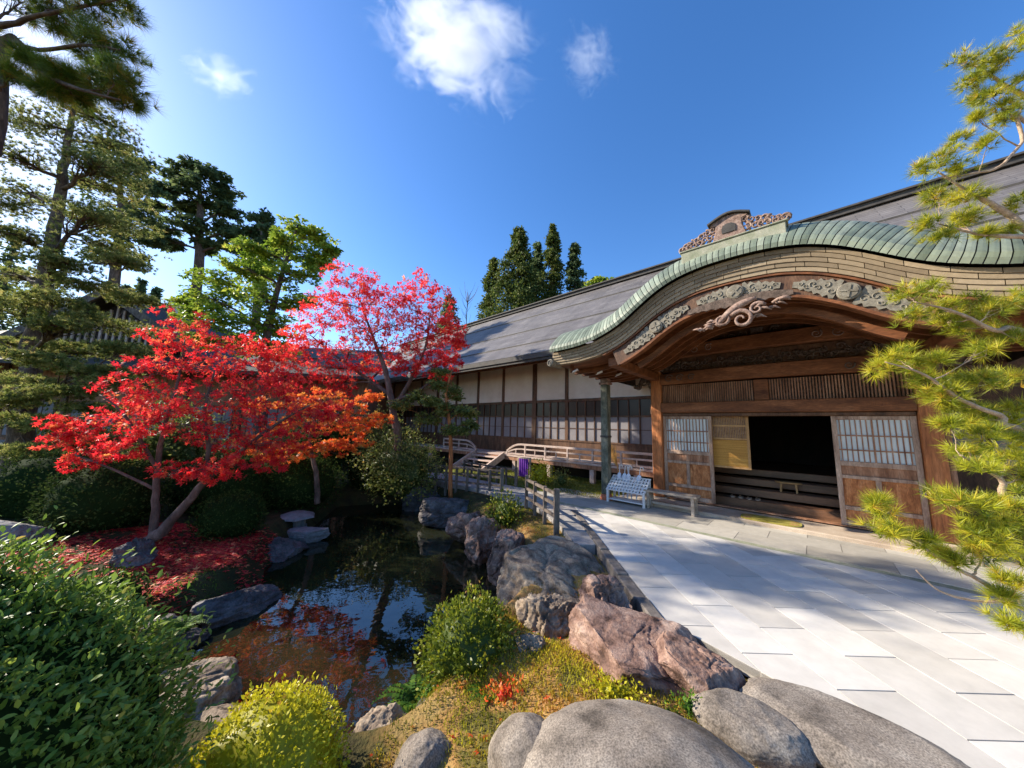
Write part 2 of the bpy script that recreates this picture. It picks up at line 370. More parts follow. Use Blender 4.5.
class MB:
    """collects shapes; build() links them as ONE mesh object (off is subtracted: local origin)"""

    def __init__(s):
        s.v, s.f, s.r = [], [], []
        s.cur = 0.5

    def add(s, vs, fs):
        o = len(s.v)
        s.v += [tuple(v) for v in vs]
        s.r += [s.cur] * len(vs)
        s.f += [tuple(i + o for i in f) for f in fs]
        return s

    def box(s, a, b, M4=None):
        (x0, y0, z0), (x1, y1, z1) = a, b
        vs = [Vector(q) for q in ((x0, y0, z0), (x1, y0, z0), (x1, y1, z0), (x0, y1, z0), (x0, y0, z1), (x1, y0, z1), (x1, y1, z1), (x0, y1, z1))]
        if M4 is not None: vs = [M4 @ v for v in vs]
        return s.add(vs, [(3, 2, 1, 0), (4, 5, 6, 7), (0, 1, 5, 4), (1, 2, 6, 5), (2, 3, 7, 6), (3, 0, 4, 7)])

    def bar(s, p, q, w, h=None, up=(0, 0, 1)):
        """square bar between two points"""
        p, q = Vector(p), Vector(q)
        h = h or w
        d = (q - p)
        L = d.length
        d.normalize()
        upv = Vector(up)
        if abs(d.dot(upv)) > 0.98: upv = Vector((1, 0, 0))
        sx = d.cross(upv).normalized()
        sz = sx.cross(d).normalized()
        vs = []
        for t in (p, q):
            for a, b in ((-1, -1), (1, -1), (1, 1), (-1, 1)):
                vs.append(t + sx * (a * w / 2) + sz * (b * h / 2))
        return s.add(vs, [(0, 1, 2, 3), (7, 6, 5, 4), (0, 4, 5, 1), (1, 5, 6, 2), (2, 6, 7, 3), (3, 7, 4, 0)])

    def tube(s, pts, radii, n=8, cap=True):
        pts = [Vector(p) for p in pts]
        if not hasattr(radii, '__len__'): radii = [radii] * len(pts)
        vs, fs = [], []
        prev = None
        for i, p in enumerate(pts):
            d = (pts[min(i + 1, len(pts) - 1)] - pts[max(i - 1, 0)]).normalized()
            if prev is None:
                a = Vector((0, 0, 1)) if abs(d.z) < 0.9 else Vector((1, 0, 0))
                sx = d.cross(a).normalized()
            else:
                sx = (prev - d * prev.dot(d)).normalized()
            prev = sx
            sy = d.cross(sx)
            for k in range(n):
                t = 2 * math.pi * k / n
                vs.append(p + (sx * math.cos(t) + sy * math.sin(t)) * radii[i])
        for i in range(len(pts) - 1):
            for k in range(n):
                a, b = i * n + k, i * n + (k + 1) % n
                fs.append((a, b, b + n, a + n))
        if cap:
            fs.append(tuple(range(n))[::-1])
            fs.append(tuple((len(pts) - 1) * n + k for k in range(n)))
        return s.add(vs, fs)

    def prism(s, poly, lo, hi, axis='z'):
        """polygon (list of 2-tuples) extruded along an axis"""
        n = len(poly)
        def mk(a, b, t):
            return {'z': (a, b, t), 'y': (a, t, b), 'x': (t, a, b)}[axis]
        vs = [mk(a, b, lo) for a, b in poly] + [mk(a, b, hi) for a, b in poly]
        fs = [tuple(range(n))[::-1], tuple(range(n, 2 * n))]
        for i in range(n):
            j = (i + 1) % n
            fs.append((i, j, j + n, i + n))
        return s.add(vs, fs)

    def sphere(s, c, r, seg=10, rings=6):
        c = Vector(c)
        r = r if hasattr(r, '__len__') else (r, r, r)
        vs, fs = [], []
        for i in range(rings + 1):
            th = math.pi * i / rings
            for k in range(seg):
                ph = 2 * math.pi * k / seg
                vs.append((c.x + r[0] * math.sin(th) * math.cos(ph), c.y + r[1] * math.sin(th) * math.sin(ph), c.z + r[2] * math.cos(th)))
        for i in range(rings):
            for k in range(seg):
                a, b = i * seg + k, i * seg + (k + 1) % seg
                fs.append((a, a + seg, b + seg, b))
        return s.add(vs, fs)

    def build(s, name, mat, parent=None, off=(0, 0, 0), smooth=False, bevel=0.0, recalc=True):
        me = bpy.data.meshes.new(name)
        o_ = Vector(off)
        me.from_pydata([tuple(Vector(v) - o_) for v in s.v], [], s.f)
        at = me.attributes.new('rnd', 'FLOAT', 'POINT')
        at.data.foreach_set('value', np.array(s.r, dtype=np.float32))
        if recalc or bevel:
            bm = bmesh.new()
            bm.from_mesh(me)
            bmesh.ops.recalc_face_normals(bm, faces=bm.faces[:])
            if bevel:
                bmesh.ops.bevel(bm, geom=[e for e in bm.edges if len(e.link_faces) == 2 and e.calc_face_angle(0) > 0.6], offset=bevel, segments=1, affect='EDGES', clamp_overlap=True)
            bm.to_mesh(me)
            bm.free()
        return link_mesh(me, name, mat, parent, smooth)


def np_mesh(name, verts, faces_k, k, rnd, mat, parent=None, off=(0, 0, 0)):
    """fast mesh: verts (N,3), faces_k (F,k) with k corners"""
    me = bpy.data.meshes.new(name)
    v = np.asarray(verts, np.float32) - np.asarray(off, np.float32)
    f = np.asarray(faces_k, np.int32)
    me.vertices.add(len(v))
    me.vertices.foreach_set('co', v.ravel())
    me.loops.add(f.size)
    me.loops.foreach_set('vertex_index', f.ravel())
    me.polygons.add(len(f))
    me.polygons.foreach_set('loop_start', np.arange(0, f.size, k, dtype=np.int32))
    me.update(calc_edges=True)
    at = me.attributes.new('rnd', 'FLOAT', 'POINT')
    at.data.foreach_set('value', np.asarray(rnd, np.float32))
    return link_mesh(me, name, mat, parent)


# leaf templates: x = blade axis, y = width, z = normal
KITE = (np.array([(0, 0, 0), (0.45, 0.27, 0.05), (1, 0, -0.04), (0.45, -0.27, 0.05)], float), np.array([(0, 1, 2, 3)]))
FOLD = (np.array([(0, 0, 0), (0.4, 0.2, 0.07), (0.75, 0.15, 0.05), (1, 0, -0.05), (0.75, -0.15, 0.05), (0.4, -0.2, 0.07), (0.5, 0, 0)], float),
        np.array([(0, 1, 2, 6), (6, 2, 3, 4), (0, 6, 4, 5)]))


def _star():
    vs, fs = [], []
    for a, L in ((0, 1.0), (52, 0.85), (-52, 0.85), (110, 0.55), (-110, 0.55)):
        c, s_ = math.cos(R(a)), math.sin(R(a))
        o = len(vs)
        for x, y, z in ((-0.05, 0, 0), (0.4, 0.15, 0.03), (1, 0, -0.08), (0.4, -0.15, 0.03)):
            x, y = x * L, y
            vs.append((x * c - y * s_, x * s_ + y * c, z))
        fs.append((o, o + 1, o + 2, o + 3))
    return np.array(vs), np.array(fs)


STAR = _star()
STAR3 = (STAR[0][:12], STAR[1][:3])
NEEDLE = (np.array([(0, -0.5, 0), (0, 0.5, 0), (1, 0, 0)], float), np.array([(0, 1, 2)]))


def unit(a):
    return a / np.maximum(np.linalg.norm(a, axis=-1, keepdims=True), 1e-9)


def place_leaves(tpl, pos, axis, nrm, length, width=None):
    tv, tf = tpl
    n = len(pos)
    ax = unit(axis)
    nr = unit(nrm - ax * (nrm * ax).sum(1, keepdims=True))
    sd = np.cross(nr, ax)
    L = np.broadcast_to(np.asarray(length, float), (n,))
    Wd = L if width is None else np.broadcast_to(np.asarray(width, float), (n,))
    v = (pos[:, None, :] + ax[:, None, :] * (tv[None, :, 0:1] * L[:, None, None]) + sd[:, None, :] * (tv[None, :, 1:2] * Wd[:, None, None])
         + nr[:, None, :] * (tv[None, :, 2:3] * L[:, None, None]))
    f = tf[None, :, :] + (np.arange(n) * len(tv))[:, None, None]
    return v.reshape(-1, 3), f.reshape(-1, tf.shape[1]), len(tv)


def rdirs(rng, n):
    return unit(rng.normal(size=(n, 3)))


def leaves_obj(name, tpl, pos, axis, nrm, length, rng, mat, parent, off, width=None, rnd=None):
    v, f, k = place_leaves(tpl, pos, axis, nrm, length, width)
    rr = rng.random(len(pos)) if rnd is None else rnd
    return np_mesh(name, v, f, tpl[1].shape[1], np.repeat(rr, k), mat, parent, off)


def bez(p0, p1, p2, n):
    return [p0 * (1 - t) ** 2 + p1 * (2 * t * (1 - t)) + p2 * t * t for t in [i / n for i in range(n + 1)]]


def wob(pts, rng, amp):
    """roughen a branch path a little"""
    out = [pts[0]]
    for p in pts[1:]:
        out.append(p + Vector(rng.normal(size=3) * amp))
    return out


def tree(name, label, cat, base, trunk, clumps, mat, bark, leaf, style='broad', seed=1, group=None, sub=7, subr=0.4,
         per=60, twigs=True, flat=0.5, droop=0.0, stems=None, min_t=0.15, branch_r=0.035, up=0.3, extra=None, tpl=KITE, needles=26, needle_w=0.004, sag=0.15):
    """trunk: list of (point, radius); clumps: list of (centre, (rx,ry,rz)); leaf = leaf length"""
    rng = np.random.default_rng(seed)
    root = empty(name, base, label, cat, group)
    b = MB()
    paths = [trunk] + (stems or [])
    nodes = []
    for path in paths:
        pts = [Vector(p) for p, r in path]
        rad = [r for p, r in path]
        # refine with Catmull-like subdivision
        fp, fr = [], []
        for i in range(len(pts) - 1):
            p0, p1, p2, p3 = pts[max(i - 1, 0)], pts[i], pts[i + 1], pts[min(i + 2, len(pts) - 1)]
            for k in range(5):
                t = k / 5
                fp.append(0.5 * ((2 * p1) + (p2 - p0) * t + (2 * p0 - 5 * p1 + 4 * p2 - p3) * t * t + (3 * p1 - p0 - 3 * p2 + p3) * t ** 3))
                fr.append(rad[i] * (1 - t) + rad[i + 1] * t)
        fp.append(pts[-1]); fr.append(rad[-1])
        fp = [fp[0]] + [p + Vector(rng.normal(size=3) * fr[i] * 0.12) for i, p in enumerate(fp)][1:]
        b.tube(fp, fr, 9)
        m = len(fp)
        nodes += [(p, r) for i, (p, r) in enumerate(zip(fp, fr)) if i > m * min_t]
    subs = []
    for c, rr in clumps:
        c = Vector(c)
        # start from a stem node below and near the clump
        best = min(nodes, key=lambda q: (q[0] - c).length + max(0, q[0].z - c.z) * 1.6 + abs((c.z - q[0].z) - (c - q[0]).length * 0.4) * 0.5)
        p0, r0 = best
        mid = (p0 + c) * 0.5 + Vector((0, 0, sag * (c - p0).length))
        r1 = min(r0 * 0.6, branch_r)
        pts = wob(bez(p0, mid, c, 6), rng, (c - p0).length * 0.018)
        b.tube(pts, [r1 * (1 - 0.75 * i / 6) for i in range(7)], 6)
        for i, p in enumerate(pts[3:]):
            nodes.append((p, r1 * 0.55))
        ns = max(2, int(sub))
        d = rdirs(rng, ns) * (rng.random((ns, 1)) ** 0.45) * np.array(rr)
        for q in d:
            s_ = c + Vector(q)
            subs.append((s_, c, rr))
            if twigs:
                st = pts[int(rng.integers(3, 7))]
                mm = (st + s_) * 0.5 + Vector((0, 0, -0.05 * (s_ - st).length))
                b.tube(wob(bez(st, mm, s_, 3), rng, (s_ - st).length * 0.03), [r1 * 0.3, r1 * 0.22, r1 * 0.15, r1 * 0.08], 4, False)
    b.build('trunk', bark, root, base, smooth=True, recalc=False)
    n = len(subs) * per
    ctr = np.array([list(s_) for s_, c, rr in subs])
    cc = np.array([list(c) for s_, c, rr in subs])
    rs = np.array([rr for s_, c, rr in subs])
    if style == 'pine':
        # tufts of needles at sub-centres
        tp = np.repeat(ctr, per, 0) + rng.normal(size=(n, 3)) * np.repeat(rs, per, 0) * subr * np.array([1, 1, 0.6])
        td = unit(rng.normal(size=(n, 3)) * 0.6 + np.array([0, 0, up + 0.5]) + unit(tp - np.repeat(cc, per, 0)) * 0.7)
        k = needles
        pos = np.repeat(tp, k, 0)
        ax = unit(np.repeat(td, k, 0) + rdirs(rng, n * k) * 0.95)
        nr = rdirs(rng, n * k)
        ln = leaf * (0.65 + 0.5 * rng.random(n * k))
        rnd = np.clip(np.repeat(rng.random(n), k) * 0.8 + rng.random(n * k) * 0.3 - 0.05, 0, 1)
        leaves_obj('crown', NEEDLE, pos, ax, nr, ln, rng, mat, root, base, width=needle_w, rnd=rnd)
    else:
        off = rdirs(rng, n) * (rng.random((n, 1)) ** 0.5) * np.repeat(rs, per, 0) * subr * np.array([1, 1, flat])
        pos = np.repeat(ctr, per, 0) + off
        ax = rdirs(rng, n) * np.array([1, 1, 0.5]) + np.array([0, 0, -droop]) + unit(off) * 0.5
        nr = rdirs(rng, n) * 0.8 + np.array([0, 0, up])
        ln = leaf * (0.6 + 0.7 * rng.random(n))
        rnd = np.clip(np.repeat(rng.random(len(subs)), per) * 0.55 + rng.random(n) * 0.5, 0, 1)
        leaves_obj('crown', tpl, pos, ax, nr, ln, rng, mat, root, base, rnd=rnd)
    return root


def bush(name, label, cat, centre, radii, leaf, n, mat, seed=1, group=None, tpl=KITE, lump=0.12, upright=0.6, coremat=None, shell=0.25, rz=0.0, bottom=-0.7, faceup=0.0):
    rng = np.random.default_rng(seed)
    c = Vector(centre)
    base = Vector((c.x, c.y, c.z - radii[2] * 0.8))
    root = empty(name, base, label, cat, group)
    d = rdirs(rng, n)
    d = d[d[:, 2] > bottom]
    n = len(d)
    r = np.array(radii)

    def lumpy(dd):
        return np.array([1 + lump * (mnoise.noise(Vector(q) * 2.3 + Vector((seed * 3.1, 0, 0))) + 0.55 * mnoise.noise(Vector(q) * 6 + Vector((0, seed * 1.7, 0)))) for q in dd])
    lm = lumpy(d)
    dep = 1 - shell * rng.random(n) ** 1.5
    gap = np.array([mnoise.noise(Vector(q) * 5.5 + Vector((seed, 2.2, 0))) for q in d])
    shoot = rng.random(n) < 0.10
    dep = np.where(shoot & (gap > 0.05), 1 + 0.14 * rng.random(n), dep)
    keep = (gap > -0.28) | (rng.random(n) < 0.35)
    d, lm, dep = d[keep], lm[keep], dep[keep]
    n = len(d)
    pos = d * r * (lm * dep)[:, None]
    ca, sa = math.cos(rz), math.sin(rz)
    Rz = np.array([[ca, -sa, 0], [sa, ca, 0], [0, 0, 1]])
    pos = pos @ Rz.T + np.array(c)
    nrm = unit(d / r) @ Rz.T
    ax = unit(nrm * upright + rdirs(rng, n) * 0.8 + np.array([0, 0, 0.3]))
    nr = nrm + rdirs(rng, n) * 0.7 + np.array([0, 0, faceup])
    rnd = np.clip(0.5 + 0.9 * (lm - 1) / max(lump, 0.01) * 0.3 + (rng.random(n) - 0.5) * 0.8, 0, 1)
    leaves_obj('foliage', tpl, pos, ax, nr, leaf * (0.6 + 0.7 * rng.random(n)), rng, mat, root, base, rnd=rnd)
    # solid core added against see-through; dark tone stands in for the shaded inside
    bm = bmesh.new()
    bmesh.ops.create_icosphere(bm, subdivisions=4, radius=1)
    vv = np.array([list(v.co) for v in bm.verts])
    lv = lumpy(vv)
    for v, q, k in zip(bm.verts, vv, lv):
        w = Rz @ (q * r * (k * (1 - shell * 0.75)))
        v.co = Vector(w) + c - base
    me = bpy.data.meshes.new('branches')
    bm.to_mesh(me)
    bm.free()
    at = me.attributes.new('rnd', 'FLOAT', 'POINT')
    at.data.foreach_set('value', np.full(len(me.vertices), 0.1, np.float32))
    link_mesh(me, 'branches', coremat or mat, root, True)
    return root


def rock(label, c, r, mat, seed=1, cuts=7, rough=0.16, rz=0.0, tilt=(0, 0), sub=6, group=None, cutd=(0.62, 0.9), topcut=None, freq=1.4, name='rock', flatbottom=None):
    """boulder: icosphere chiselled by random planes, roughened with layered noise"""
    rnd = random.Random(seed)
    bm = bmesh.new()
    bmesh.ops.create_icosphere(bm, subdivisions=sub, radius=1)
    planes = []
    for _ in range(cuts):
        d = Vector((rnd.gauss(0, 1), rnd.gauss(0, 1), rnd.gauss(0.25, 0.8))).normalized()
        planes.append((d, rnd.uniform(*cutd)))
    if topcut is not None:
        planes.append((Vector((rnd.uniform(-0.1, 0.1), rnd.uniform(-0.1, 0.1), 1)).normalized(), topcut))
    so = Vector((seed * 7.31, seed * 1.97, seed * 4.13))
    rot = Matrix.Rotation(rz, 3, 'Z') @ Matrix.Rotation(tilt[0], 3, 'X') @ Matrix.Rotation(tilt[1], 3, 'Y')
    rv = Vector(r)
    craggy = cuts > 4
    for v in bm.verts:
        q = v.co.normalized()
        p = q.copy()
        if craggy:                          # towards a block
            mx = max(abs(q.x), abs(q.y), abs(q.z))
            p = q * (0.55 + 0.45 * min(1.45, 1 / mx))
        w = p * (1 + rough * 1.2 * mnoise.noise(q * freq + so))
        for d, lim in planes:
            e = w.dot(d) - lim
            if e > 0: w -= d * e
        det = 0.40 * mnoise.noise(q * freq * 3 + so) + 0.22 * mnoise.noise(q * freq * 7 + so) + 0.12 * mnoise.noise(q * freq * 17 + so)
        if craggy:
            r1 = abs(mnoise.noise(q * freq * 1.7 + so * 1.3)); r2 = abs(mnoise.noise(q * freq * 4.1 - so))
            det -= 1.3 * max(0, 0.07 - r1) / 0.07 * 0.42 + 0.5 * max(0, 0.09 - r2) / 0.09 * 0.35
            det += 0.16 * math.floor(3.2 * mnoise.noise(Vector((q.x * 1.4, q.y * 1.4, q.z * 4.2)) + so))
        w += q * (rough * det)
        w = Vector((w.x * rv.x, w.y * rv.y, w.z * rv.z))
        v.co = rot @ w
    me = bpy.data.meshes.new(name)
    bm.to_mesh(me)
    bm.free()
    o = link_mesh(me, name, mat, None, True)
    o.location = c
    return tag(o, label, 'rock', group)


# ------------------------------------------------------------------ ground
POND = [(-4.9, 9.9), (-4.35, 7.4), (-3.95, 5.9), (-3.35, 4.9), (-3.75, 4.1), (-3.55, 3.55), (-2.75, 3.15), (-1.9, 3.05), (-1.2, 2.95), (-0.9, 3.0), (-0.62, 3.4), (-0.55, 4.0),
        (-0.1, 4.6), (-0.02, 5.4), (-0.25, 6.4), (-1.0, 7.4), (-1.5, 8.6), (-2.2, 9.9), (-3.4, 10.6)]
WATER_Z = -0.75


def poly_sd(X, Y, poly):
    """signed distance (negative inside) for arrays"""
    n = len(poly)
    dmin = np.full(X.shape, 1e9)
    ins = np.zeros(X.shape, bool)
    for i in range(n):
        (x0, y0), (x1, y1) = poly[i], poly[(i + 1) % n]
        ex, ey = x1 - x0, y1 - y0
        t = np.clip(((X - x0) * ex + (Y - y0) * ey) / (ex * ex + ey * ey), 0, 1)
        dmin = np.minimum(dmin, np.hypot(X - x0 - t * ex, Y - y0 - t * ey))
        cond = ((y0 > Y) != (y1 > Y)) & (X < (x1 - x0) * (Y - y0) / ((y1 - y0) if y1 != y0 else 1e-9) + x0)
        ins ^= cond
    return np.where(ins, -dmin, dmin)


def height(X, Y):
    X = np.asarray(X, float); Y = np.asarray(Y, float)
    sd = poly_sd(X, Y, POND)
    left = 1 / (1 + np.exp(np.clip((X + 1.9 + 0.15 * (Y - 5)) * 2.2, -40, 40)))
    lvl = left * (-0.36 + 0.30 * np.clip((sd - 0.8) / 5, 0, 1)) + (1 - left) * (-0.10)
    # camera-side bank under the near shrubs
    near = 1 / (1 + np.exp(np.clip((Y - 2.75) * 4, -40, 40))) * (1 / (1 + np.exp(np.clip((X + 0.35) * 4, -40, 40))))
    lvl = lvl * (1 - near) + near * -0.38
    t = np.clip(sd / 0.55, 0, 1)
    t = t * t * (3 - 2 * t)
    bank = (WATER_Z - 0.12) * (1 - t) + lvl * t
    pond = WATER_Z - 0.12 - 0.55 * np.clip(-sd / 0.9, 0, 1)
    bank = bank - 0.22 * np.exp(-((X - 0.45) ** 2 + (Y - 3.75) ** 2) / 0.22)
    h = np.where(sd < 0, pond, bank)
    nz = 0.035 * np.sin(X * 2.1 + 1.3 * np.sin(Y * 1.7)) * np.cos(Y * 2.6 + X) + 0.02 * np.sin(X * 6.1 + Y * 4.3)
    free = np.clip((1.2 - X) / 0.5, 0, 1) * np.clip((9.5 - Y) / 1.0, 0, 1)
    return h + nz * free - 0.06 * np.clip((X - 1.0) / 0.4, 0, 1)


def hz(x, y):
    return float(height(np.array([x]), np.array([y]))[0])


def ground():
    def axis(lo, hi, step):
        core = np.arange(lo, hi + 1e-6, step)
        g = []
        d = step
        x = hi
        while x < 3500:
            d *= 1.22; x += d; g.append(x)
        a = []
        d = step; x = lo
        while x > -3500:
            d *= 1.22; x -= d; a.append(x)
        return np.array(a[::-1] + list(core) + g)
    xs, ys = axis(-9, 2.6, 0.1), axis(0.6, 11.6, 0.1)
    X, Y = np.meshgrid(xs, ys)
    Z = height(X, Y)
    v = np.stack([X.ravel(), Y.ravel(), Z.ravel()], 1)
    nx, ny = len(xs), len(ys)
    i = np.arange((nx - 1) * (ny - 1))
    a = (i // (nx - 1)) * nx + i % (nx - 1)
    f = np.stack([a, a + 1, a + 1 + nx, a + nx], 1)
    m, n, l, b = _nt('garden_soil_and_moss')
    tc = n.new('ShaderNodeTexCoord')
    t1 = n.new('ShaderNodeTexNoise'); t1.inputs['Scale'].default_value = 2.4; t1.inputs['Detail'].default_value = 9; t1.inputs['Roughness'].default_value = 0.65
    t2 = n.new('ShaderNodeTexNoise'); t2.inputs['Scale'].default_value = 45; t2.inputs['Detail'].default_value = 5
    l.new(tc.outputs['Object'], t1.inputs['Vector']); l.new(tc.outputs['Object'], t2.inputs['Vector'])
    # left garden: dark soil; right mound: moss turned yellow and orange
    r1 = ramp(n, [(0.3, (0.025, 0.018, 0.012)), (0.5, (0.05, 0.05, 0.016)), (0.68, (0.09, 0.06, 0.03))])
    r2 = ramp(n, [(0.28, (0.06, 0.045, 0.018)), (0.40, (0.13, 0.11, 0.03)), (0.50, (0.36, 0.19, 0.065)), (0.60, (0.42, 0.28, 0.10)), (0.72, (0.14, 0.14, 0.025))])
    l.new(t1.outputs['Fac'], r1.inputs['Fac']); l.new(t1.outputs['Fac'], r2.inputs['Fac'])
    sep = n.new('ShaderNodeSeparateXYZ'); l.new(tc.outputs['Object'], sep.inputs[0])
    mr = n.new('ShaderNodeMapRange'); mr.inputs['From Min'].default_value = -1.1; mr.inputs['From Max'].default_value = -0.2
    l.new(sep.outputs['X'], mr.inputs['Value'])
    my = n.new('ShaderNodeMapRange'); my.inputs['From Min'].default_value = 7.5; my.inputs['From Max'].default_value = 6.0
    l.new(sep.outputs['Y'], my.inputs['Value'])
    mm = n.new('ShaderNodeMath'); mm.operation = 'MULTIPLY'; l.new(mr.outputs[0], mm.inputs[0]); l.new(my.outputs[0], mm.inputs[1])
    mx = n.new('ShaderNodeMix'); mx.data_type = 'RGBA'
    l.new(mm.outputs[0], mx.inputs[0]); l.new(r1.outputs[0], mx.inputs[6]); l.new(r2.outputs[0], mx.inputs[7])
    fr = n.new('ShaderNodeMapRange'); fr.inputs['To Min'].default_value = 0.55; fr.inputs['To Max'].default_value = 1.45
    l.new(t2.outputs['Fac'], fr.inputs['Value'])
    sc = n.new('ShaderNodeVectorMath'); sc.operation = 'SCALE'; l.new(mx.outputs[2], sc.inputs[0]); l.new(fr.outputs[0], sc.inputs['Scale'])
    l.new(sc.outputs[0], b.inputs['Base Color']); b.inputs['Roughness'].default_value = 0.95; b.inputs['Specular IOR Level'].default_value = 0.15
    bp = n.new('ShaderNodeBump'); bp.inputs['Strength'].default_value = 0.9; bp.inputs['Distance'].default_value = 0.02
    l.new(t2.outputs['Fac'], bp.inputs['Height']); l.new(bp.outputs[0], b.inputs['Normal'])
    o = np_mesh('ground', v, f, 4, np.full(len(v), 0.5), m)
    o.data.polygons.foreach_set('use_smooth', [True] * len(o.data.polygons))
    tag(o, kind='structure')


ground()


def water():
    b = MB()
    n = len(POND)
    cx = sum(p[0] for p in POND) / n; cyy = sum(p[1] for p in POND) / n
    pts = [(cx + (x - cx) * 1.12, cyy + (y - cyy) * 1.09) for x, y in POND]
    b.add([(x, y, WATER_Z) for x, y in pts], [tuple(range(n))])
    m, nn, l, p = _nt('dark_pond_water')
    tc = nn.new('ShaderNodeTexCoord')
    t = nn.new('ShaderNodeTexNoise'); t.inputs['Scale'].default_value = 1.1; t.inputs['Detail'].default_value = 3
    l.new(tc.outputs['Object'], t.inputs['Vector'])
    r = ramp(nn, [(0.3, (0.006, 0.008, 0.004)), (0.7, (0.022, 0.024, 0.011))])
    l.new(t.outputs['Fac'], r.inputs['Fac']); l.new(r.outputs[0], p.inputs['Base Color'])
    p.inputs['Roughness'].default_value = 0.015
    p.inputs['IOR'].default_value = 1.75
    p.inputs['Specular IOR Level'].default_value = 0.5
    t2 = nn.new('ShaderNodeTexNoise'); t2.inputs['Scale'].default_value = 5.5; t2.inputs['Detail'].default_value = 2
    l.new(tc.outputs['Object'], t2.inputs['Vector'])
    bp = nn.new('ShaderNodeBump'); bp.inputs['Strength'].default_value = 0.12; bp.inputs['Distance'].default_value = 0.02
    l.new(t2.outputs['Fac'], bp.inputs['Height']); l.new(bp.outputs[0], p.inputs['Normal'])
    tag(b.build('pond_water', m), kind='structure')


water()


# ------------------------------------------------------------------ paving
def clip_poly(poly, nx, ny, d):
    """keep the part of poly where nx*x+ny*y <= d"""
    out = []
    for i in range(len(poly)):
        a, b = poly[i], poly[(i + 1) % len(poly)]
        da, db = nx * a[0] + ny * a[1] - d, nx * b[0] + ny * b[1] - d
        if da <= 0: out.append(a)
        if (da < 0) != (db < 0) and da != db:
            t = da / (da - db)
            out.append((a[0] + (b[0] - a[0]) * t, a[1] + (b[1] - a[1]) * t))
    return out


def paving():
    rnd = random.Random(4)
    b = MB()
    V0 = 6.55
    w, L = 0.415, 0.70
    for i in range(-3, 18):
        x0 = 2.74 + w * i
        if x0 + w < 1.5: continue
        for k in range(-9, 12):
            y0 = 2.14 + L * k + (0.35 if i % 2 else 0)
            g, e = 0.0034, 0.0048
            poly = [(max(x0 + g, 1.5), y0 + e), (x0 + w - g, y0 + e), (x0 + w - g, y0 + L - e), (max(x0 + g, 1.5), y0 + L - e)]
            poly = clip_poly(poly, NN.x, NN.y, V0)
            if y0 + L <= 2.35: poly = clip_poly(poly, -1, 0, -2.12)
            else: poly = clip_poly(poly, -0.83, -0.56, -(0.83 * 1.5 + 0.56 * 3.25))
            if len(poly) < 3: continue
            b.cur = rnd.random()
            b.prism(poly, -0.06, 0.0 + rnd.uniform(-0.0012, 0.0012))
    tag(b.build('paving', M['slab']), kind='structure')
    bed = MB()
    poly = clip_poly([(1.49, -4.4), (10.2, -4.4), (10.2, 9), (1.49, 9)], NN.x, NN.y, V0 + 0.01)
    poly = clip_poly(poly, -0.83, -0.56, -(0.83 * 1.5 + 0.56 * 3.25))
    bed.prism(poly, -0.09, -0.006)
    tag(bed.build('paving_bed', M['mortar']), kind='structure')
    # apron in front of the entrance, laid square to the building
    a = MB()
    for j, (v0, v1) in enumerate(((6.72, 7.25), (7.25, 7.78), (7.78, 8.3))):
        u = -5.6 + 0.4 * (j % 2)
        while u < 7:
            a.cur = rnd.random()
            q = [uvw(u + 0.004, v0 + 0.003), uvw(u + 0.896, v0 + 0.003), uvw(u + 0.896, v1 - 0.003), uvw(u + 0.004, v1 - 0.003)]
            a.prism([(p.x, p.y) for p in q], -0.06, rnd.uniform(-0.001, 0.001))
            u += 0.9
    tag(a.build('apron_paving', M['slab_grey']), kind='structure')
    d = MB()
    q = [uvw(-5.2, V0 + 0.015), uvw(7, V0 + 0.015), uvw(7, 6.715), uvw(-5.2, 6.715)]
    d.prism([(p.x, p.y) for p in q], -0.06, -0.004)
    tag(d.build('drain_strip', M['drain']), kind='structure')
    q = [uvw(-5.61, 6.72), uvw(7, 6.72), uvw(7, 9.2), uvw(-5.61, 9.2)]
    e = MB()
    e.prism([(p.x, p.y) for p in q], -0.09, -0.007)
    tag(e.build('apron_bed', M['mortar']), kind='structure')
    # kerb of split stones down the pond side
    k = MB()
    y = 3.2
    while y < 7.0:
        ln = rnd.uniform(0.35, 0.6)
        k.box((1.36 + rnd.uniform(-0.015, 0.01), y + 0.008, -0.25), (1.485, y + ln - 0.008, 0.012 + rnd.uniform(-0.012, 0.012)))
        y += ln
    tag(k.build('kerb', M['kerb'], bevel=0.012), kind='structure')
    # gravel path to the stairs
    p_ = MB()
    pts = [(1.35, 5.2), (1.5, 7.5), (2.2, 8.15), (1.2, 9.0), (-0.4, 10.4), (-2.4, 12.2), (-3.6, 13.2), (-4.2, 12.4), (-2.2, 10.5), (-0.6, 9.1), (0.5, 7.9), (0.95, 6.2), (1.05, 5.2)]
    p_.prism(pts, -0.3, -0.008)
    tag(p_.build('path', M['path']), kind='structure')


paving()


# ------------------------------------------------------------------ entrance porch with the curved gable
U0 = -0.77                                # centre line of the porch
VD = 8.88                                 # door plane


def smooth_curve(xs, zs):
    dx = np.arange(-4.2, 4.2001, 0.02)
    z = np.interp(np.abs(dx), xs, zs)
    k = np.exp(-0.5 * (np.arange(-14, 15) / 6.0) ** 2); k /= k.sum()
    zp = np.pad(z, 14, mode='edge')
    return dx, np.convolve(zp, k, 'valid')


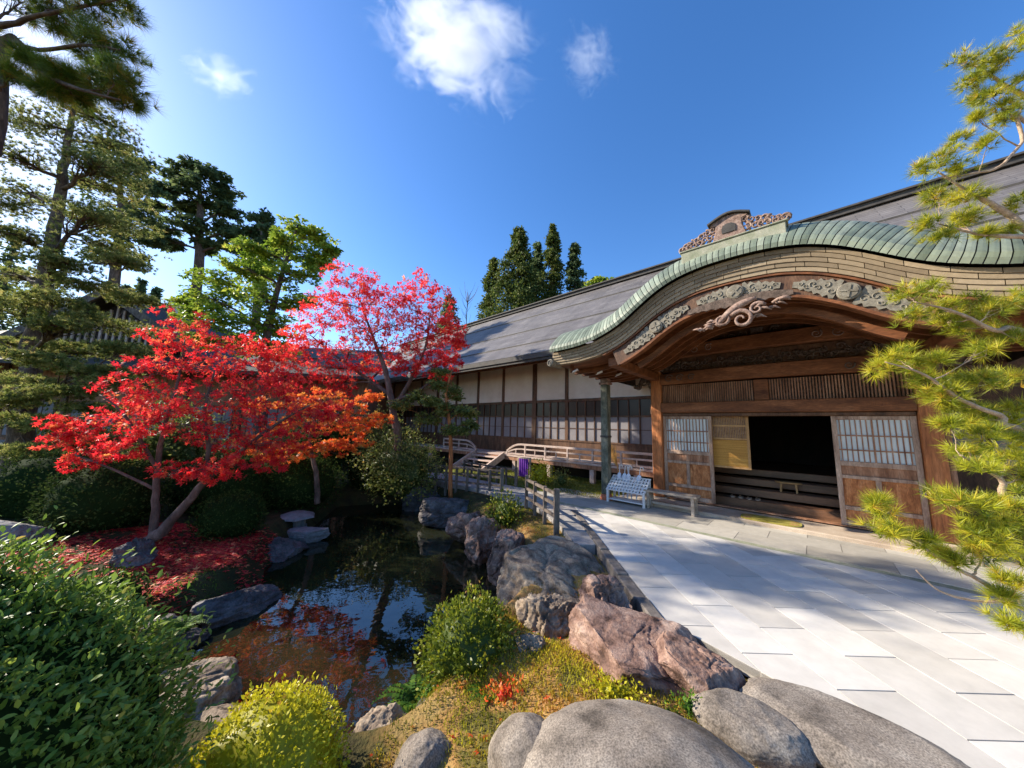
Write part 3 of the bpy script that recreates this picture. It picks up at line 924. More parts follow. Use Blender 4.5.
_LX, _LZ = smooth_curve([0, .34, .5, .8, 1.02, 1.14, 1.3, 1.5, 1.76, 1.97, 2.3, 2.5, 2.9, 3.5, 4.2], [4.56, 4.55, 4.53, 4.475, 4.39, 4.335, 4.24, 4.1, 3.91, 3.78, 3.65, 3.585, 3.52, 3.49, 3.50])
_BX, _BZ = smooth_curve([0, .54, .96, 1.37, 1.69, 2.0, 2.4, 2.9, 3.46, 4.2], [4.23, 4.20, 4.08, 3.86, 3.62, 3.44, 3.30, 3.215, 3.21, 3.22])
XT = 3.56                                 # half width of the gable


def lip(x): return float(np.interp(x, _LX, _LZ))
def bot(x): return float(np.interp(x, _BX, _BZ))
def nrm(fn, x):
    d = (fn(x + 0.02) - fn(x - 0.02)) / 0.04
    L = math.hypot(1, d)
    return -d / L, 1 / L


def curve_band(b, fn, x0, x1, n, o0, o1, v0, v1):
    """solid band following a profile: between offsets o0..o1 (along the profile normal) and depths v0..v1"""
    rows = []
    for i in range(n + 1):
        x = x0 + (x1 - x0) * i / n
        nx, nz = nrm(fn, x)
        z = fn(x)
        rows.append([(U0 + x + nx * o, v, z + nz * o) for o, v in ((o0, v0), (o1, v0), (o1, v1), (o0, v1))])
    vs = [p for r in rows for p in r]
    fs = []
    for i in range(n):
        for k in range(4):
            a, c = i * 4 + k, i * 4 + (k + 1) % 4
            fs.append((a, c, c + 4, a + 4))
    fs.append((3, 2, 1, 0)); fs.append(tuple(n * 4 + k for k in range(4)))
    b.add(vs, fs)


def scroll(b, c, r, turns, w, v, sgn=1, start=0.0, taper=0.35, depth=0.03):
    """carved spiral in the plane of the front (u,z) at depth v"""
    pts, rad = [], []
    n = int(14 * turns)
    for i in range(n + 1):
        t = i / n
        a = start + sgn * t * turns * 2 * math.pi
        rr = r * (1 - 0.82 * t)
        pts.append((c[0] + rr * math.cos(a), v - depth * t, c[1] + rr * math.sin(a)))
        rad.append(w * (1 - (1 - taper) * t))
    b.tube(pts, rad, 6)


def disc(b, c, r, v0, v1, n=24):
    b.prism([(c[0] + r * math.cos(2 * math.pi * k / n), c[1] + r * math.sin(2 * math.pi * k / n)) for k in range(n)], v0, v1, 'y')


def porch():
    rnd = random.Random(7)
    off = (U0, VD, 0)
    root = empty('entrance_porch', uvw(U0, VD), 'wooden temple entrance porch with sweeping curved gable, green copper roof edge and open sliding doors', 'entrance porch', rz=FA)
    OB = lambda mb, name, mat, parent=root, **k: mb.build(name, mat, parent, off, **k)
    # --- roof body behind the lip: offset curve running back into the main roof
    b = MB()
    n = 90
    rows = []
    xs = [-XT + 2 * XT * i / n for i in range(n + 1)]
    for o, v in ((0.49, 6.34), (0.605, 6.56), (0.665, 6.9), (0.69, 7.5), (0.70, 9.0), (0.72, 13.0)):
        rows.append([(U0 + x + nrm(lip, x)[0] * o * 0.9, v, lip(x) + nrm(lip, x)[1] * o) for x in xs])
    vs = [p for r in rows for p in r]
    fs = [(i * (n + 1) + k, i * (n + 1) + k + 1, (i + 1) * (n + 1) + k + 1, (i + 1) * (n + 1) + k) for i in range(len(rows) - 1) for k in range(n)]
    b.add(vs, fs)
    roof = OB(b, 'roof', M['roof'], smooth=True, recalc=False)
    # dark layer under the copper edge, standing in for shadow lines at seams
    b = MB()
    prof = ((-0.012, 5.875), (0.05, 5.862), (0.11, 5.885), (0.205, 5.98), (0.315, 6.09), (0.425, 6.22), (0.525, 6.37), (0.605, 6.53), (0.66, 6.72))
    rows = [[(U0 + x + nrm(lip, x)[0] * o, v, lip(x) + nrm(lip, x)[1] * o) for x in xs] for o, v in prof]
    vs = [p for r in rows for p in r]
    fs = [(i * (n + 1) + k, i * (n + 1) + k + 1, (i + 1) * (n + 1) + k + 1, (i + 1) * (n + 1) + k) for i in range(len(rows) - 1) for k in range(n)]
    b.add(vs, fs)
    OB(b, 'seam_shade_layer', M['roof_edge'], smooth=True, recalc=False)
    # copper sheets wrapped over the lip, one per seam
    b = MB()
    lens = [0.0]
    fine = np.linspace(-XT, XT, 400)
    for i in range(1, 400):
        lens.append(lens[-1] + math.hypot(fine[i] - fine[i - 1], lip(fine[i]) - lip(fine[i - 1])))
    tot = lens[-1]
    ns = int(tot / 0.082)
    prof2 = ((-0.015, 5.868), (0.05, 5.85), (0.12, 5.873), (0.218, 5.97), (0.328, 6.08), (0.438, 6.21), (0.538, 6.36), (0.618, 6.52), (0.672, 6.72))
    for s in range(ns):
        s0, s1 = (s + 0.065) / ns * tot, (s + 0.935) / ns * tot
        xa, xm, xb = [float(np.interp(q, lens, fine)) for q in (s0, (s0 + s1) / 2, s1)]
        b.cur = rnd.random()
        vs = []
        for o, v in prof2:
            for x, lift in ((xa, 0), (xm, 0.002), (xb, 0)):
                nx, nz = nrm(lip, x)
                vs.append((U0 + x + nx * (o + lift), v - lift * 0.6, lip(x) + nz * (o + lift)))
        fs = []
        for i in range(len(prof2) - 1):
            for k in range(2):
                a = i * 3 + k
                fs.append((a, a + 1, a + 4, a + 3))
        b.add(vs, fs)
    cap = OB(b, 'copper_edge', M['patina'], recalc=False)
    # stepped shingle courses of the thick eave
    b = MB()
    NC = 5
    for c in range(NC):
        t0, t1 = c / NC, (c + 1) / NC
        x = -XT + rnd.uniform(0, 0.1)
        cur = x
        ln = 0.33
        cur -= (c % 2) * ln * 0.5 + rnd.uniform(0, 0.08)
        while cur < XT:
            xa, xb = max(cur + 0.004, -XT), min(cur + ln - 0.004, XT)
            cur += ln
            if xb - xa < 0.03: continue
            b.cur = rnd.random()
            v0 = 5.965 + 0.022 * c
            vs = []
            for i in range(4):
                x = xa + (xb - xa) * i / 3
                zt, zb = lip(x) - 0.015, bot(x)
                za, zc = zt + (zb - zt) * t0 - 0.004, zt + (zb - zt) * t1
                vs += [(U0 + x, v0, za), (U0 + x, v0 + 0.004, zc), (U0 + x, v0 + 0.14, zc), (U0 + x, v0 + 0.14, za)]
            fs = []
            for i in range(3):
                for k in range(4):
                    a, d = i * 4 + k, i * 4 + (k + 1) % 4
                    fs.append((a, d, d + 4, a + 4))
            fs += [(3, 2, 1, 0), (12, 13, 14, 15)]
            b.add(vs, fs)
    OB(b, 'shingle_edge', M['fascia'])
    # dark backing so that joints read dark, and the soffit boards behind
    b = MB()
    rows = [[(U0 + x, v, bot(x) + dz) for x in xs] for v, dz in ((6.14, 0.26), (6.14, 0.005), (6.22, 0.01), (8.9, 0.01))]
    vs = [p for r in rows for p in r]
    fs = [(i * (n + 1) + k, i * (n + 1) + k + 1, (i + 1) * (n + 1) + k + 1, (i + 1) * (n + 1) + k) for i in range(3) for k in range(n)]
    b.add(vs, fs)
    OB(b, 'soffit', M['wood_beam'], recalc=False)
    # bargeboards (outer, inner) with fittings
    b = MB(); curve_band(b, bot, -2.35, 2.35, 60, -0.04, -0.012, 6.07, 6.2)
    OB(b, 'eave_batten', M['wood_beam'])
    b = MB(); curve_band(b, bot, -2.15, 2.15, 60, -0.36, -0.05, 6.10, 6.17)
    barge = OB(b, 'bargeboard', M['wood_dark'])
    b = MB(); curve_band(b, bot, -2.1, 2.1, 60, -0.385, -0.345, 6.07, 6.2)
    OB(b, 'board_moulding', M['wood_beam'], barge)
    b = MB(); curve_band(b, bot, -1.95, 1.95, 60, -0.52, -0.42, 6.42, 6.5)
    OB(b, 'inner_bargeboard', M['wood_beam'])
    for v in (6.85, 7.2, 7.55, 7.9, 8.25, 8.6):
        b = MB(); curve_band(b, bot, -3.5, 3.5, 70, -0.11, -0.0, v, v + 0.075)
        OB(b, 'curved_rafter', M['wood_beam'])
    for x, lab in ((0, None), (-1.36, None), (1.36, None)):
        b = MB()
        nx, nz = nrm(bot, x)
        cx, cz = U0 + x + nx * -0.2, bot(x) + nz * -0.2
        disc(b, (cx, cz), 0.118, 6.045, 6.10)
        e = OB(b, 'round_emblem', M['emblem'], bevel=0.008)
        b = MB()
        b.cur = 0.2
        disc(b, (cx, cz), 0.092, 6.035, 6.05)
        for k in range(4):
            a = math.pi / 2 * k + 0.78 - math.atan2(nx, nz)
            b.box((-0.012, 0, 0), (0.012, 0.012, 0.085), Matrix.Translation((cx, 6.024, cz)) @ Matrix.Rotation(a, 4, 'Y'))
        OB(b, 'emblem_face', M['emblem'], e)
        # pierced leafy plates either side of the disc
        for sg in (-1, 1):
            b = MB()
            top, low = [], []
            for k in range(15):
                t = 0.10 + 0.036 * k
                hh = (0.105 * (1 - k / 15) ** 0.7 + 0.022) * (1 + 0.22 * math.sin(k * 2.4))
                q = nrm(bot, x + sg * t)
                bx, bzz = U0 + x + sg * t, bot(x + sg * t)
                top.append((bx + q[0] * (-0.2 + hh), bzz + q[1] * (-0.2 + hh)))
                low.append((bx + q[0] * (-0.2 - hh), bzz + q[1] * (-0.2 - hh)))
            b.prism(top + low[::-1], 6.078, 6.099, 'y')
            for k in range(6):
                t = 0.16 + 0.072 * k
                q = nrm(bot, x + sg * t)
                o2 = -0.2 + 0.035 * (1 if k % 2 else -1) * (1 - k / 8)
                scroll(b, (U0 + x + sg * t + q[0] * o2, bot(x + sg * t) + q[1] * o2), 0.05 - 0.004 * k, 1.0, 0.010, 6.074, sg, k * 1.3, depth=0.004)
            OB(b, 'fitting', M['emblem'], e)
    # gable pendant: carved bird-and-cloud body hanging under the apex
    b = MB()
    pc = (U0 + 0.02, 3.66)
    rp = random.Random(21)
    arc = [(pc[0] - 0.30 + 0.55 * t, 6.02, pc[1] - 0.16 + 0.34 * t + 0.07 * math.sin(t * 3.1)) for t in [i / 10 for i in range(11)]]
    b.tube(arc, [0.03 + 0.035 * math.sin(math.pi * i / 10) for i in range(11)], 8)
    scroll(b, (pc[0] + 0.05, pc[1] - 0.13), 0.16, 1.4, 0.038, 6.0, -1, 2.6)
    scroll(b, (pc[0] + 0.25, pc[1] + 0.0), 0.11, 1.2, 0.028, 6.01, 1, 0.4)
    scroll(b, (pc[0] - 0.22, pc[1] - 0.08), 0.12, 1.2, 0.028, 6.01, -1, 1.0)
    for k in range(26):
        sg = 1 if k % 2 else -1
        t = rp.random()
        x = sg * (0.15 + 0.42 * t)
        z = -0.05 + 0.16 * sg * t + rp.uniform(-0.09, 0.07) * (1.1 - t)
        p0 = Vector((pc[0] + x, 6.03 + rp.uniform(-0.02, 0.05), pc[1] + z))
        d = Vector((sg * 0.13, 0, rp.uniform(-0.07, 0.06)))
        b.tube([p0, p0 + d * 0.5 + Vector((0, -0.015, 0.02)), p0 + d], [0.026, 0.020, 0.004], 6)
    OB(b, 'gable_pendant', M['carving'], smooth=True)
    b = MB()
    top, low = [], []
    for k in range(41):
        x = -0.70 + 1.40 * k / 40
        hh = 0.10 * (1 - abs(x) / 0.74) ** 0.6 * (1 + 0.18 * math.sin(k * 1.7)) + 0.012
        top.append((U0 + x, bot(x) - 0.30 + 0.3 * hh)); low.append((U0 + x, bot(x) - 0.33 - hh))
    b.prism(top + low[::-1], 6.055, 6.069, 'y')
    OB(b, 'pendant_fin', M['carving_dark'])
    # ridge ornament: plinth, demon-board, cloud scrolls
    zb = lip(0) + 0.31
    def fit(mb):
        mb.v = [(U0 - 0.03 + (x - U0) * 0.90, y - 0.12, zb + (z - zb) * 0.95) for x, y, z in mb.v]
        return mb
    b = MB()
    b.box((U0 - 0.80, 6.12, zb - 0.22), (U0 + 0.80, 6.42, zb + 0.07))
    b.cur = 0.2
    b.box((U0 - 0.83, 6.10, zb + 0.07), (U0 + 0.83, 6.44, zb + 0.10))
    orn = OB(fit(b), 'ridge_ornament', M['drain'], bevel=0.01)
    b = MB()
    zt = zb + 0.10
    prof = [(-0.27, 0), (-0.25, 0.08), (-0.21, 0.20), (-0.21, 0.31), (-0.29, 0.33), (-0.295, 0.37), (-0.19, 0.41), (-0.09, 0.445), (0.0, 0.455), (0.09, 0.445), (0.19, 0.41), (0.295, 0.37), (0.29, 0.33), (0.21, 0.31), (0.21, 0.20), (0.25, 0.08), (0.27, 0)]
    b.prism([(U0 + x, zt + z) for x, z in prof], 6.17, 6.33, 'y')
    OB(fit(b), 'ornament_board', M['carving'], orn, bevel=0.012)
    b = MB()
    for z0, w, h_ in ((0.13, 0.20, 0.13),):
        b.prism([(U0 - 0.105, zt + 0.12), (U0 + 0.105, zt + 0.12), (U0 + 0.11, zt + 0.21), (U0 + 0.085, zt + 0.26), (U0 + 0.04, zt + 0.285), (U0 - 0.04, zt + 0.285), (U0 - 0.085, zt + 0.26), (U0 - 0.11, zt + 0.21)], 6.155, 6.172, 'y')
    OB(fit(b), 'ornament_window', M['roof_edge'], orn)
    b = MB()
    cp = [(-0.33, 0.36), (-0.20, 0.42), (-0.09, 0.46), (0.0, 0.472), (0.09, 0.46), (0.20, 0.42), (0.33, 0.36)]
    for p0, p1 in zip(cp, cp[1:]): b.bar((U0 + p0[0], 6.25, zt + p0[1]), (U0 + p1[0], 6.25, zt + p1[1]), 0.26, 0.03)
    OB(fit(b), 'ornament_cap', M['roof_edge'], orn)
    for sg in (-1, 1):
        b = MB()
        for k in range(13):
            x = 0.25 + 0.046 * k
            z = 0.22 * (1 - k / 13) ** 0.9
            scroll(b, (U0 + sg * x, zt + 0.055 + z * 1.0), 0.068, 1.15, 0.022, 6.2 + 0.02 * (k % 2), sg, k, depth=0.015)
            scroll(b, (U0 + sg * x, zt + 0.045 + z * 0.4), 0.06, 1.1, 0.021, 6.19 + 0.02 * ((k + 1) % 2), -sg, k * 2.2, depth=0.015)
        scroll(b, (U0 + sg * 0.80, zt + 0.075), 0.07, 1.3, 0.024, 6.2, sg, 0)
        OB(fit(b), 'cloud_scroll', M['carving'], orn, smooth=True)
    b = MB()
    b.box((U0 - 0.16, 6.7, zb + 0.05), (U0 + 0.16, 12.6, zb + 0.26))
    OB(b, 'ridge_cap', M['roof_edge'], roof)
    # round end tile at the left tip, white-tipped gutter hooks
    for sg in (-1, 1):
        b = MB()
        cx, cz = U0 + sg * (XT + 0.03), bot(XT) + 0.04
        disc(b, (cx, cz), 0.085, 5.93, 6.3)
        e = OB(b, 'eave_end_tile', M['emblem'], bevel=0.006)
        b = MB()
        for q in range(20):
            a0, a1 = 2 * math.pi * q / 20, 2 * math.pi * (q + 1) / 20
            b.bar((cx + 0.055 * math.cos(a0), 5.925, cz + 0.055 * math.sin(a0)), (cx + 0.055 * math.cos(a1), 5.925, cz + 0.055 * math.sin(a1)), 0.016)
        disc(b, (cx, cz), 0.022, 5.918, 5.94, 10)
        OB(b, 'tile_ring', M['roof_edge'], e)
        # underside plate closing the side of the eave
        b = MB()
        x = sg * XT
        b.prism([(6.02, bot(x) + 0.005), (13.0, bot(x) + 0.005), (13.0, lip(x) + 0.58), (9.0, lip(x) + 0.56), (6.9, lip(x) + 0.54), (6.34, lip(x) + 0.42), (6.02, lip(x) + 0.22)], U0 + x - 0.01, U0 + x + 0.01, 'x')
        OB(b, 'eave_side', M['roof_edge'])
    for x, v in ((-3.28, 6.35), (-2.95, 6.9), (-2.75, 7.5)):
        b = MB()
        b.box((U0 + x - 0.03, v, bot(x) - 0.16), (U0 + x + 0.03, v + 0.07, bot(x) - 0.0))
        hk = OB(b, 'gutter_hook', M['wood_beam'])
        b = MB()
        b.bar((U0 + x, v + 0.03, bot(x) - 0.155), (U0 + x + 0.17, v + 0.0, bot(x) - 0.11), 0.035)
        OB(b, 'white_tip', M['white'], hk)
    # --- front frame
    zP = 3.72
    for u in (-2.98, 1.46):
        b = MB(); b.box((u - 0.125, VD - 0.125, 0.10), (u + 0.125, VD + 0.125, zP))
        p = OB(b, 'pillar', M['wood_pillar'], bevel=0.015)
        b = MB(); b.box((u - 0.19, VD - 0.19, -0.05), (u + 0.19, VD + 0.19, 0.10))
        OB(b, 'stone_base', M['sill'], p, bevel=0.02)
        # bracket arms and capital with projecting nose
        b = MB()
        b.box((u - 0.2, VD - 0.22, 3.30), (u + 0.2, VD + 0.2, 3.42))
        b.box((u - 0.28, VD - 0.09, 3.425), (u + 0.28, VD + 0.09, 3.56))
        b.box((u - 0.09, VD - 0.75, 3.43), (u + 0.09, VD + 0.1, 3.57))
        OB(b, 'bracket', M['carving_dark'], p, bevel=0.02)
        b = MB()
        sg = -1 if u < U0 else 1
        for k in range(11):
            t = k / 10
            b.sphere((u + sg * (0.14 + 0.42 * t), VD - 0.05 + 0.03 * math.sin(k), 2.98 + 0.14 * math.sin(t * 5) + 0.1 * t), (0.075 - 0.035 * t, 0.08, 0.12 - 0.06 * t), 8, 6)
        scroll(b, (u + sg * 0.3, 3.06), 0.11, 1.3, 0.03, VD - 0.13, sg, 0)
        scroll(b, (u + sg * 0.45, 2.92), 0.08, 1.3, 0.025, VD - 0.13, sg, 1)
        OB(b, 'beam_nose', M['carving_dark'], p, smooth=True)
        b = MB()
        b.prism([(VD - 0.13, 3.36), (VD - 0.55, 3.48), (VD - 0.95, 3.50), (VD - 1.35, 3.66), (VD - 1.35, 3.88), (VD - 0.13, 3.80)], u - 0.11, u + 0.11, 'x')
        OB(b, 'tie_beam', M['wood_beam'], bevel=0.015)
        # side purlin carrying the curved rafters out to the gable
        b = MB()
        b.box((u - 0.10, 6.25, bot(u - U0) - 0.30), (u + 0.10, VD + 0.1, bot(u - U0) - 0.115))
        OB(b, 'purlin', M['wood_beam'], bevel=0.012)
    uL, uR = -2.853, 1.333

    def hbeam(z0, z1, v0, v1, mat, name='beam', camber=0.0, shrink=0.0):
        b = MB()
        nseg = 14
        vs = []
        for i in range(nseg + 1):
            u = uL + (uR - uL) * i / nseg
            s_ = 1 - (2 * i / nseg - 1) ** 2
            vs += [(u, v0, z0 + camber * s_), (u, v1, z0 + camber * s_), (u, v1, z1 + camber * s_ - shrink * (1 - s_) ** 4), (u, v0, z1 + camber * s_ - shrink * (1 - s_) ** 4)]
        fs = []
        for i in range(nseg):
            for k in range(4):
                a, d = i * 4 + k, i * 4 + (k + 1) % 4
                fs.append((a, d, d + 4, a + 4))
        fs += [(3, 2, 1, 0), tuple(nseg * 4 + k for k in range(4))]
        b.add(vs, fs)
        return OB(b, name, mat, bevel=0.012)
    hbeam(2.22, 2.475, VD - 0.16, VD + 0.11, M['wood_beam'], 'lintel')
    hbeam(2.14, 2.217, VD - 0.07, VD + 0.09, M['wood_dark'], 'head_rail')
    # transom: dark boards behind fine upright bars
    b = MB(); b.box((uL, VD + 0.02, 2.478), (uR, VD + 0.07, 2.94))
    tr = OB(b, 'transom', M['carving_dark'])
    for a, c in ((uL + 0.02, U0 - 0.16), (U0 + 0.14, uR - 0.03)):
        b = MB()
        u = a
        while u < c:
            b.box((u, VD - 0.03, 2.48), (u + 0.022, VD + 0.018, 2.938))
            u += 0.046
        OB(b, 'transom_bars', M['wood_frame'], tr)
    b = MB(); b.box((U0 - 0.13, VD - 0.10, 2.478), (U0 + 0.13, VD + 0.019, 2.94))
    OB(b, 'strut', M['wood_beam'], tr, bevel=0.01)
    hbeam(2.945, 3.24, VD - 0.15, VD + 0.1, M['wood_beam'], 'lower_rainbow_beam', 0.03, 0.03)
    for sg, uu in ((1, uL), (-1, uR)):
        b = MB()
        for k in range(3):
            scroll(b, (uu + sg * (0.22 + 0.26 * k), 3.10), 0.11 - 0.015 * k, 1.4, 0.018, VD - 0.155, sg, 0.5, depth=0.0)
        OB(b, 'beam_carving', M['carving_dark'], smooth=True)
    # frieze of carved waves between the beams
    b = MB(); b.box((uL, VD + 0.0, 3.27), (uR, VD + 0.06, 3.62))
    fz = OB(b, 'frieze', M['wood_dark'])
    b = MB()
    for k in range(46):
        u = uL + 0.12 + (uR - uL - 0.24) * k / 45
        z = 3.42 + 0.075 * math.sin(k * 1.9) + rp.uniform(-0.03, 0.03)
        scroll(b, (u, z), 0.075, 1.2, 0.02, VD - 0.02, 1 if k % 2 else -1, k * 1.7, depth=0.03)
        b.sphere((u + 0.03, VD - 0.005, 3.36 + rp.uniform(0, 0.16)), (0.06, 0.03, 0.04), 7, 5)
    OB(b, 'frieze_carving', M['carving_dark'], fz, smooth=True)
    hbeam(3.60, 3.90, VD - 0.16, VD + 0.1, M['wood_beam'], 'upper_rainbow_beam', 0.05, 0.05)
    for sg, uu in ((1, uL), (-1, uR)):
        b = MB()
        for k in range(4):
            scroll(b, (uu + sg * (0.25 + 0.3 * k), 3.76 + 0.01 * k), 0.125 - 0.012 * k, 1.5, 0.016, VD - 0.165, sg, 0.8, depth=0.0)
        OB(b, 'beam_carving', M['carving'], smooth=True)
    # gable infill
    b = MB()
    xs2 = [-2.05 + 4.1 * i / 40 for i in range(41)]
    b.prism([(U0 + x, 3.60) for x in (-2.05, 2.05)] + [(U0 + x, max(bot(x) - 0.012, 3.61)) for x in xs2[::-1]], VD + 0.03, VD + 0.08, 'y')
    OB(b, 'gable_wall', M['wood_dark'])
    b = MB()
    b.prism([(U0 - 0.16, 3.955), (U0 + 0.16, 3.955), (U0 + 0.10, 4.06), (U0 + 0.12, 4.12), (U0 - 0.12, 4.12), (U0 - 0.10, 4.06)], VD - 0.06, VD + 0.028, 'y')
    for sg in (-1, 1):
        scroll(b, (U0 + sg * 0.30, 4.03), 0.10, 1.3, 0.028, VD + 0.0, sg, 0.6)
        scroll(b, (U0 + sg * 0.50, 3.99), 0.08, 1.3, 0.024, VD + 0.0, -sg, 0.2)
    OB(b, 'frog_leg_strut', M['carving_dark'], smooth=False)

    # --- doors
    def door(ua, ub, name):
        v0, v1 = VD - 0.03, VD + 0.03
        b = MB()
        st = 0.075
        zl, zh = 0.12, 2.138
        b.box((ua, v0, zl), (ua + st, v1, zh)); b.box((ub - st, v0, zl), (ub, v1, zh))
        for z0, z1 in ((zh - 0.07, zh - 0.002), (1.20, 1.29), (0.97, 1.03), (0.40, 0.47), (zl + 0.002, zl + 0.09)):
            b.box((ua + st + 0.001, v0 + 0.006, z0), (ub - st - 0.001, v1 - 0.006, z1))
        um = (ua + ub) / 2
        b.box((um - 0.035, v0 + 0.008, 0.472), (um + 0.035, v1 - 0.008, 0.968))
        f = OB(b, name, M['wood_stile'], bevel=0.004)
        b = MB()
        for a, c in ((ua + st, um - 0.036), (um + 0.036, ub - st)):
            b.box((a, v0 + 0.042, 0.472), (c, v1 - 0.006, 0.968))
        OB(b, 'lower_panel', M['wood_door'], f)
        b = MB(); b.box((ua + st, v0 + 0.036, 1.032), (ub - st, v1 - 0.01, 1.198)); OB(b, 'rail_panel', M['wood_frame'], f)
        b = MB(); b.box((ua + st, v0 + 0.038, zl + 0.092), (ub - st, v1 - 0.01, 0.398)); OB(b, 'kick_panel', M['wood_door'], f)
        b = MB(); b.box((ua + st, v0 + 0.036, 1.292), (ub - st, v0 + 0.040, zh - 0.072))
        OB(b, 'paper', M['paper'], f)
        b = MB()
        nb = 13
        for k in range(nb):
            u = ua + st + (ub - ua - 2 * st) * (k + 0.5) / nb
            b.box((u - 0.0075, v0 + 0.012, 1.292), (u + 0.0075, v0 + 0.034, zh - 0.072))
        for z in (1.50, 1.77):
            b.box((ua + st, v0 + 0.010, z - 0.011), (ub - st, v0 + 0.033, z + 0.011))
        b.box((um - 0.012, v0 + 0.008, 1.292), (um + 0.012, v0 + 0.032, zh - 0.072))
        OB(b, 'lattice', M['wood_frame'], f)
        return f
    door(-2.85, -1.76, 'sliding_door')
    door(0.27, 1.33, 'sliding_door')
    # half-drawn inner screen of reeds
    ua, ub, v0 = -2.0, -1.06, VD + 0.12
    b = MB()
    for a, c in ((ua, ua + 0.05), (ub - 0.05, ub)): b.box((a, v0, 0.95), (c, v0 + 0.04, 2.2))
    for z in (0.95, 1.60, 1.9, 2.15): b.box((ua + 0.051, v0 + 0.002, z), (ub - 0.051, v0 + 0.038, z + 0.04))
    sc = OB(b, 'reed_screen', M['sudare_frame'])
    b = MB()
    for k in range(28): b.box((ua + 0.05, v0 + 0.012, 0.992 + 0.0215 * k), (ub - 0.05, v0 + 0.03, 0.992 + 0.0215 * k + 0.018))
    OB(b, 'reeds', M['sudare'], sc)
    b = MB(); b.box((ua + 0.05, v0 + 0.031, 1.6), (ub - 0.05, v0 + 0.036, 2.16))
    OB(b, 'screen_paper', M['carving'], sc)
    b = MB()
    for k in range(26): b.box((ua + 0.06 + 0.0325 * k, v0 + 0.008, 1.642), (ua + 0.072 + 0.0325 * k, v0 + 0.03, 2.148))
    OB(b, 'screen_bars', M['sudare_frame'], sc)
    # --- sill, inner steps, interior shell
    b = MB(); b.box((-3.15, 8.02, -0.06), (1.62, 8.98, 0.07)); OB(b, 'sill', M['sill'], bevel=0.015)
    b = MB(); b.box((uL, VD - 0.06, 0.097), (uR, VD + 0.08, 0.118)); OB(b, 'threshold', M['wood_frame'])
    for k, (v, z) in enumerate(((9.35, 0.24), (9.75, 0.44), (10.15, 0.64), (10.55, 0.84))):
        b = MB(); b.box((uL - 0.2, v, z - 0.17 if k else 0.02), (uR + 0.2, v + (0.398 if k < 3 else 3.5), z)); OB(b, 'inner_step', M['wood_floor'], bevel=0.012)
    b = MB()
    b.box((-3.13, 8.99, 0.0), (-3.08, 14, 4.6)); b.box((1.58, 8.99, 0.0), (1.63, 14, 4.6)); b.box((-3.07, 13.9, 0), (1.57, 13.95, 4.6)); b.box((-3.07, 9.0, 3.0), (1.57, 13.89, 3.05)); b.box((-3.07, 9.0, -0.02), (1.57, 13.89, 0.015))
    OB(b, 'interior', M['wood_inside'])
    # side walls of the porch with weathered boards
    for ua, ub in ((-3.20, -3.135), (1.635, 1.70)):
        b = MB()
        v = VD + 0.14
        while v < 10.75:
            b.box((ua, v, 0.1), (ub, v + 0.19, 3.15)); v += 0.194
        OB(b, 'side_boards', M['wood_frame'])
        b = MB(); b.box((ua - 0.02, VD + 0.13, 2.2), (ub + 0.02, 10.78, 2.4)); OB(b, 'side_rail', M['wood_dark'])
    # notice frame and wall to the right of the porch
    b = MB()
    b.box((1.72, 10.7, 0.0), (8.5, 10.8, 4.5))
    OB(b, 'wing_wall', M['wood_dark'])
    b = MB()
    for k in range(12): b.box((1.9 + 0.55 * k, 10.62, 1.3), (2.38 + 0.55 * k, 10.69, 2.3))
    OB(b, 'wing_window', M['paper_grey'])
    return root


porch()

# free-standing eave post on the left of the porch
t = empty('eave_post', uvw(-3.95, 7.85), 'square mossy weathered post standing left of the porch under the eave tip', 'post', rz=FA)
b = MB(); b.box((-0.095, -0.095, 0.14), (0.095, 0.095, 2.92)); b.build('shaft', M['wood_green'], t, bevel=0.012)
b = MB(); b.box((-0.13, -0.13, 2.922), (0.13, 0.13, 2.985)); b.box((-0.10, -0.10, 2.99), (0.10, 0.10, 3.09)); b.build('capital', M['carving'], t, bevel=0.012)
b = MB(); b.box((-0.105, -0.105, 1.55), (0.105, 0.105, 1.60)); b.build('band', M['roof_edge'], t)
b = MB(); b.tube([(0, 0, -0.02), (0, 0, 0.05), (0, 0, 0.12), (0, 0, 0.138)], [0.15, 0.16, 0.13, 0.12], 12); b.build('base_stone', M['terracotta'], t)


# ------------------------------------------------------------------ long hall behind
VH, VE = 10.8, 8.95
RIDGE_V, RIDGE_Z = 15.0, 9.18


def hall_roof_z(v):
    t = (v - VE) / (RIDGE_V - VE)
    return 4.47 + (RIDGE_Z - 4.47) * (t - 0.10 * t * (1 - t))


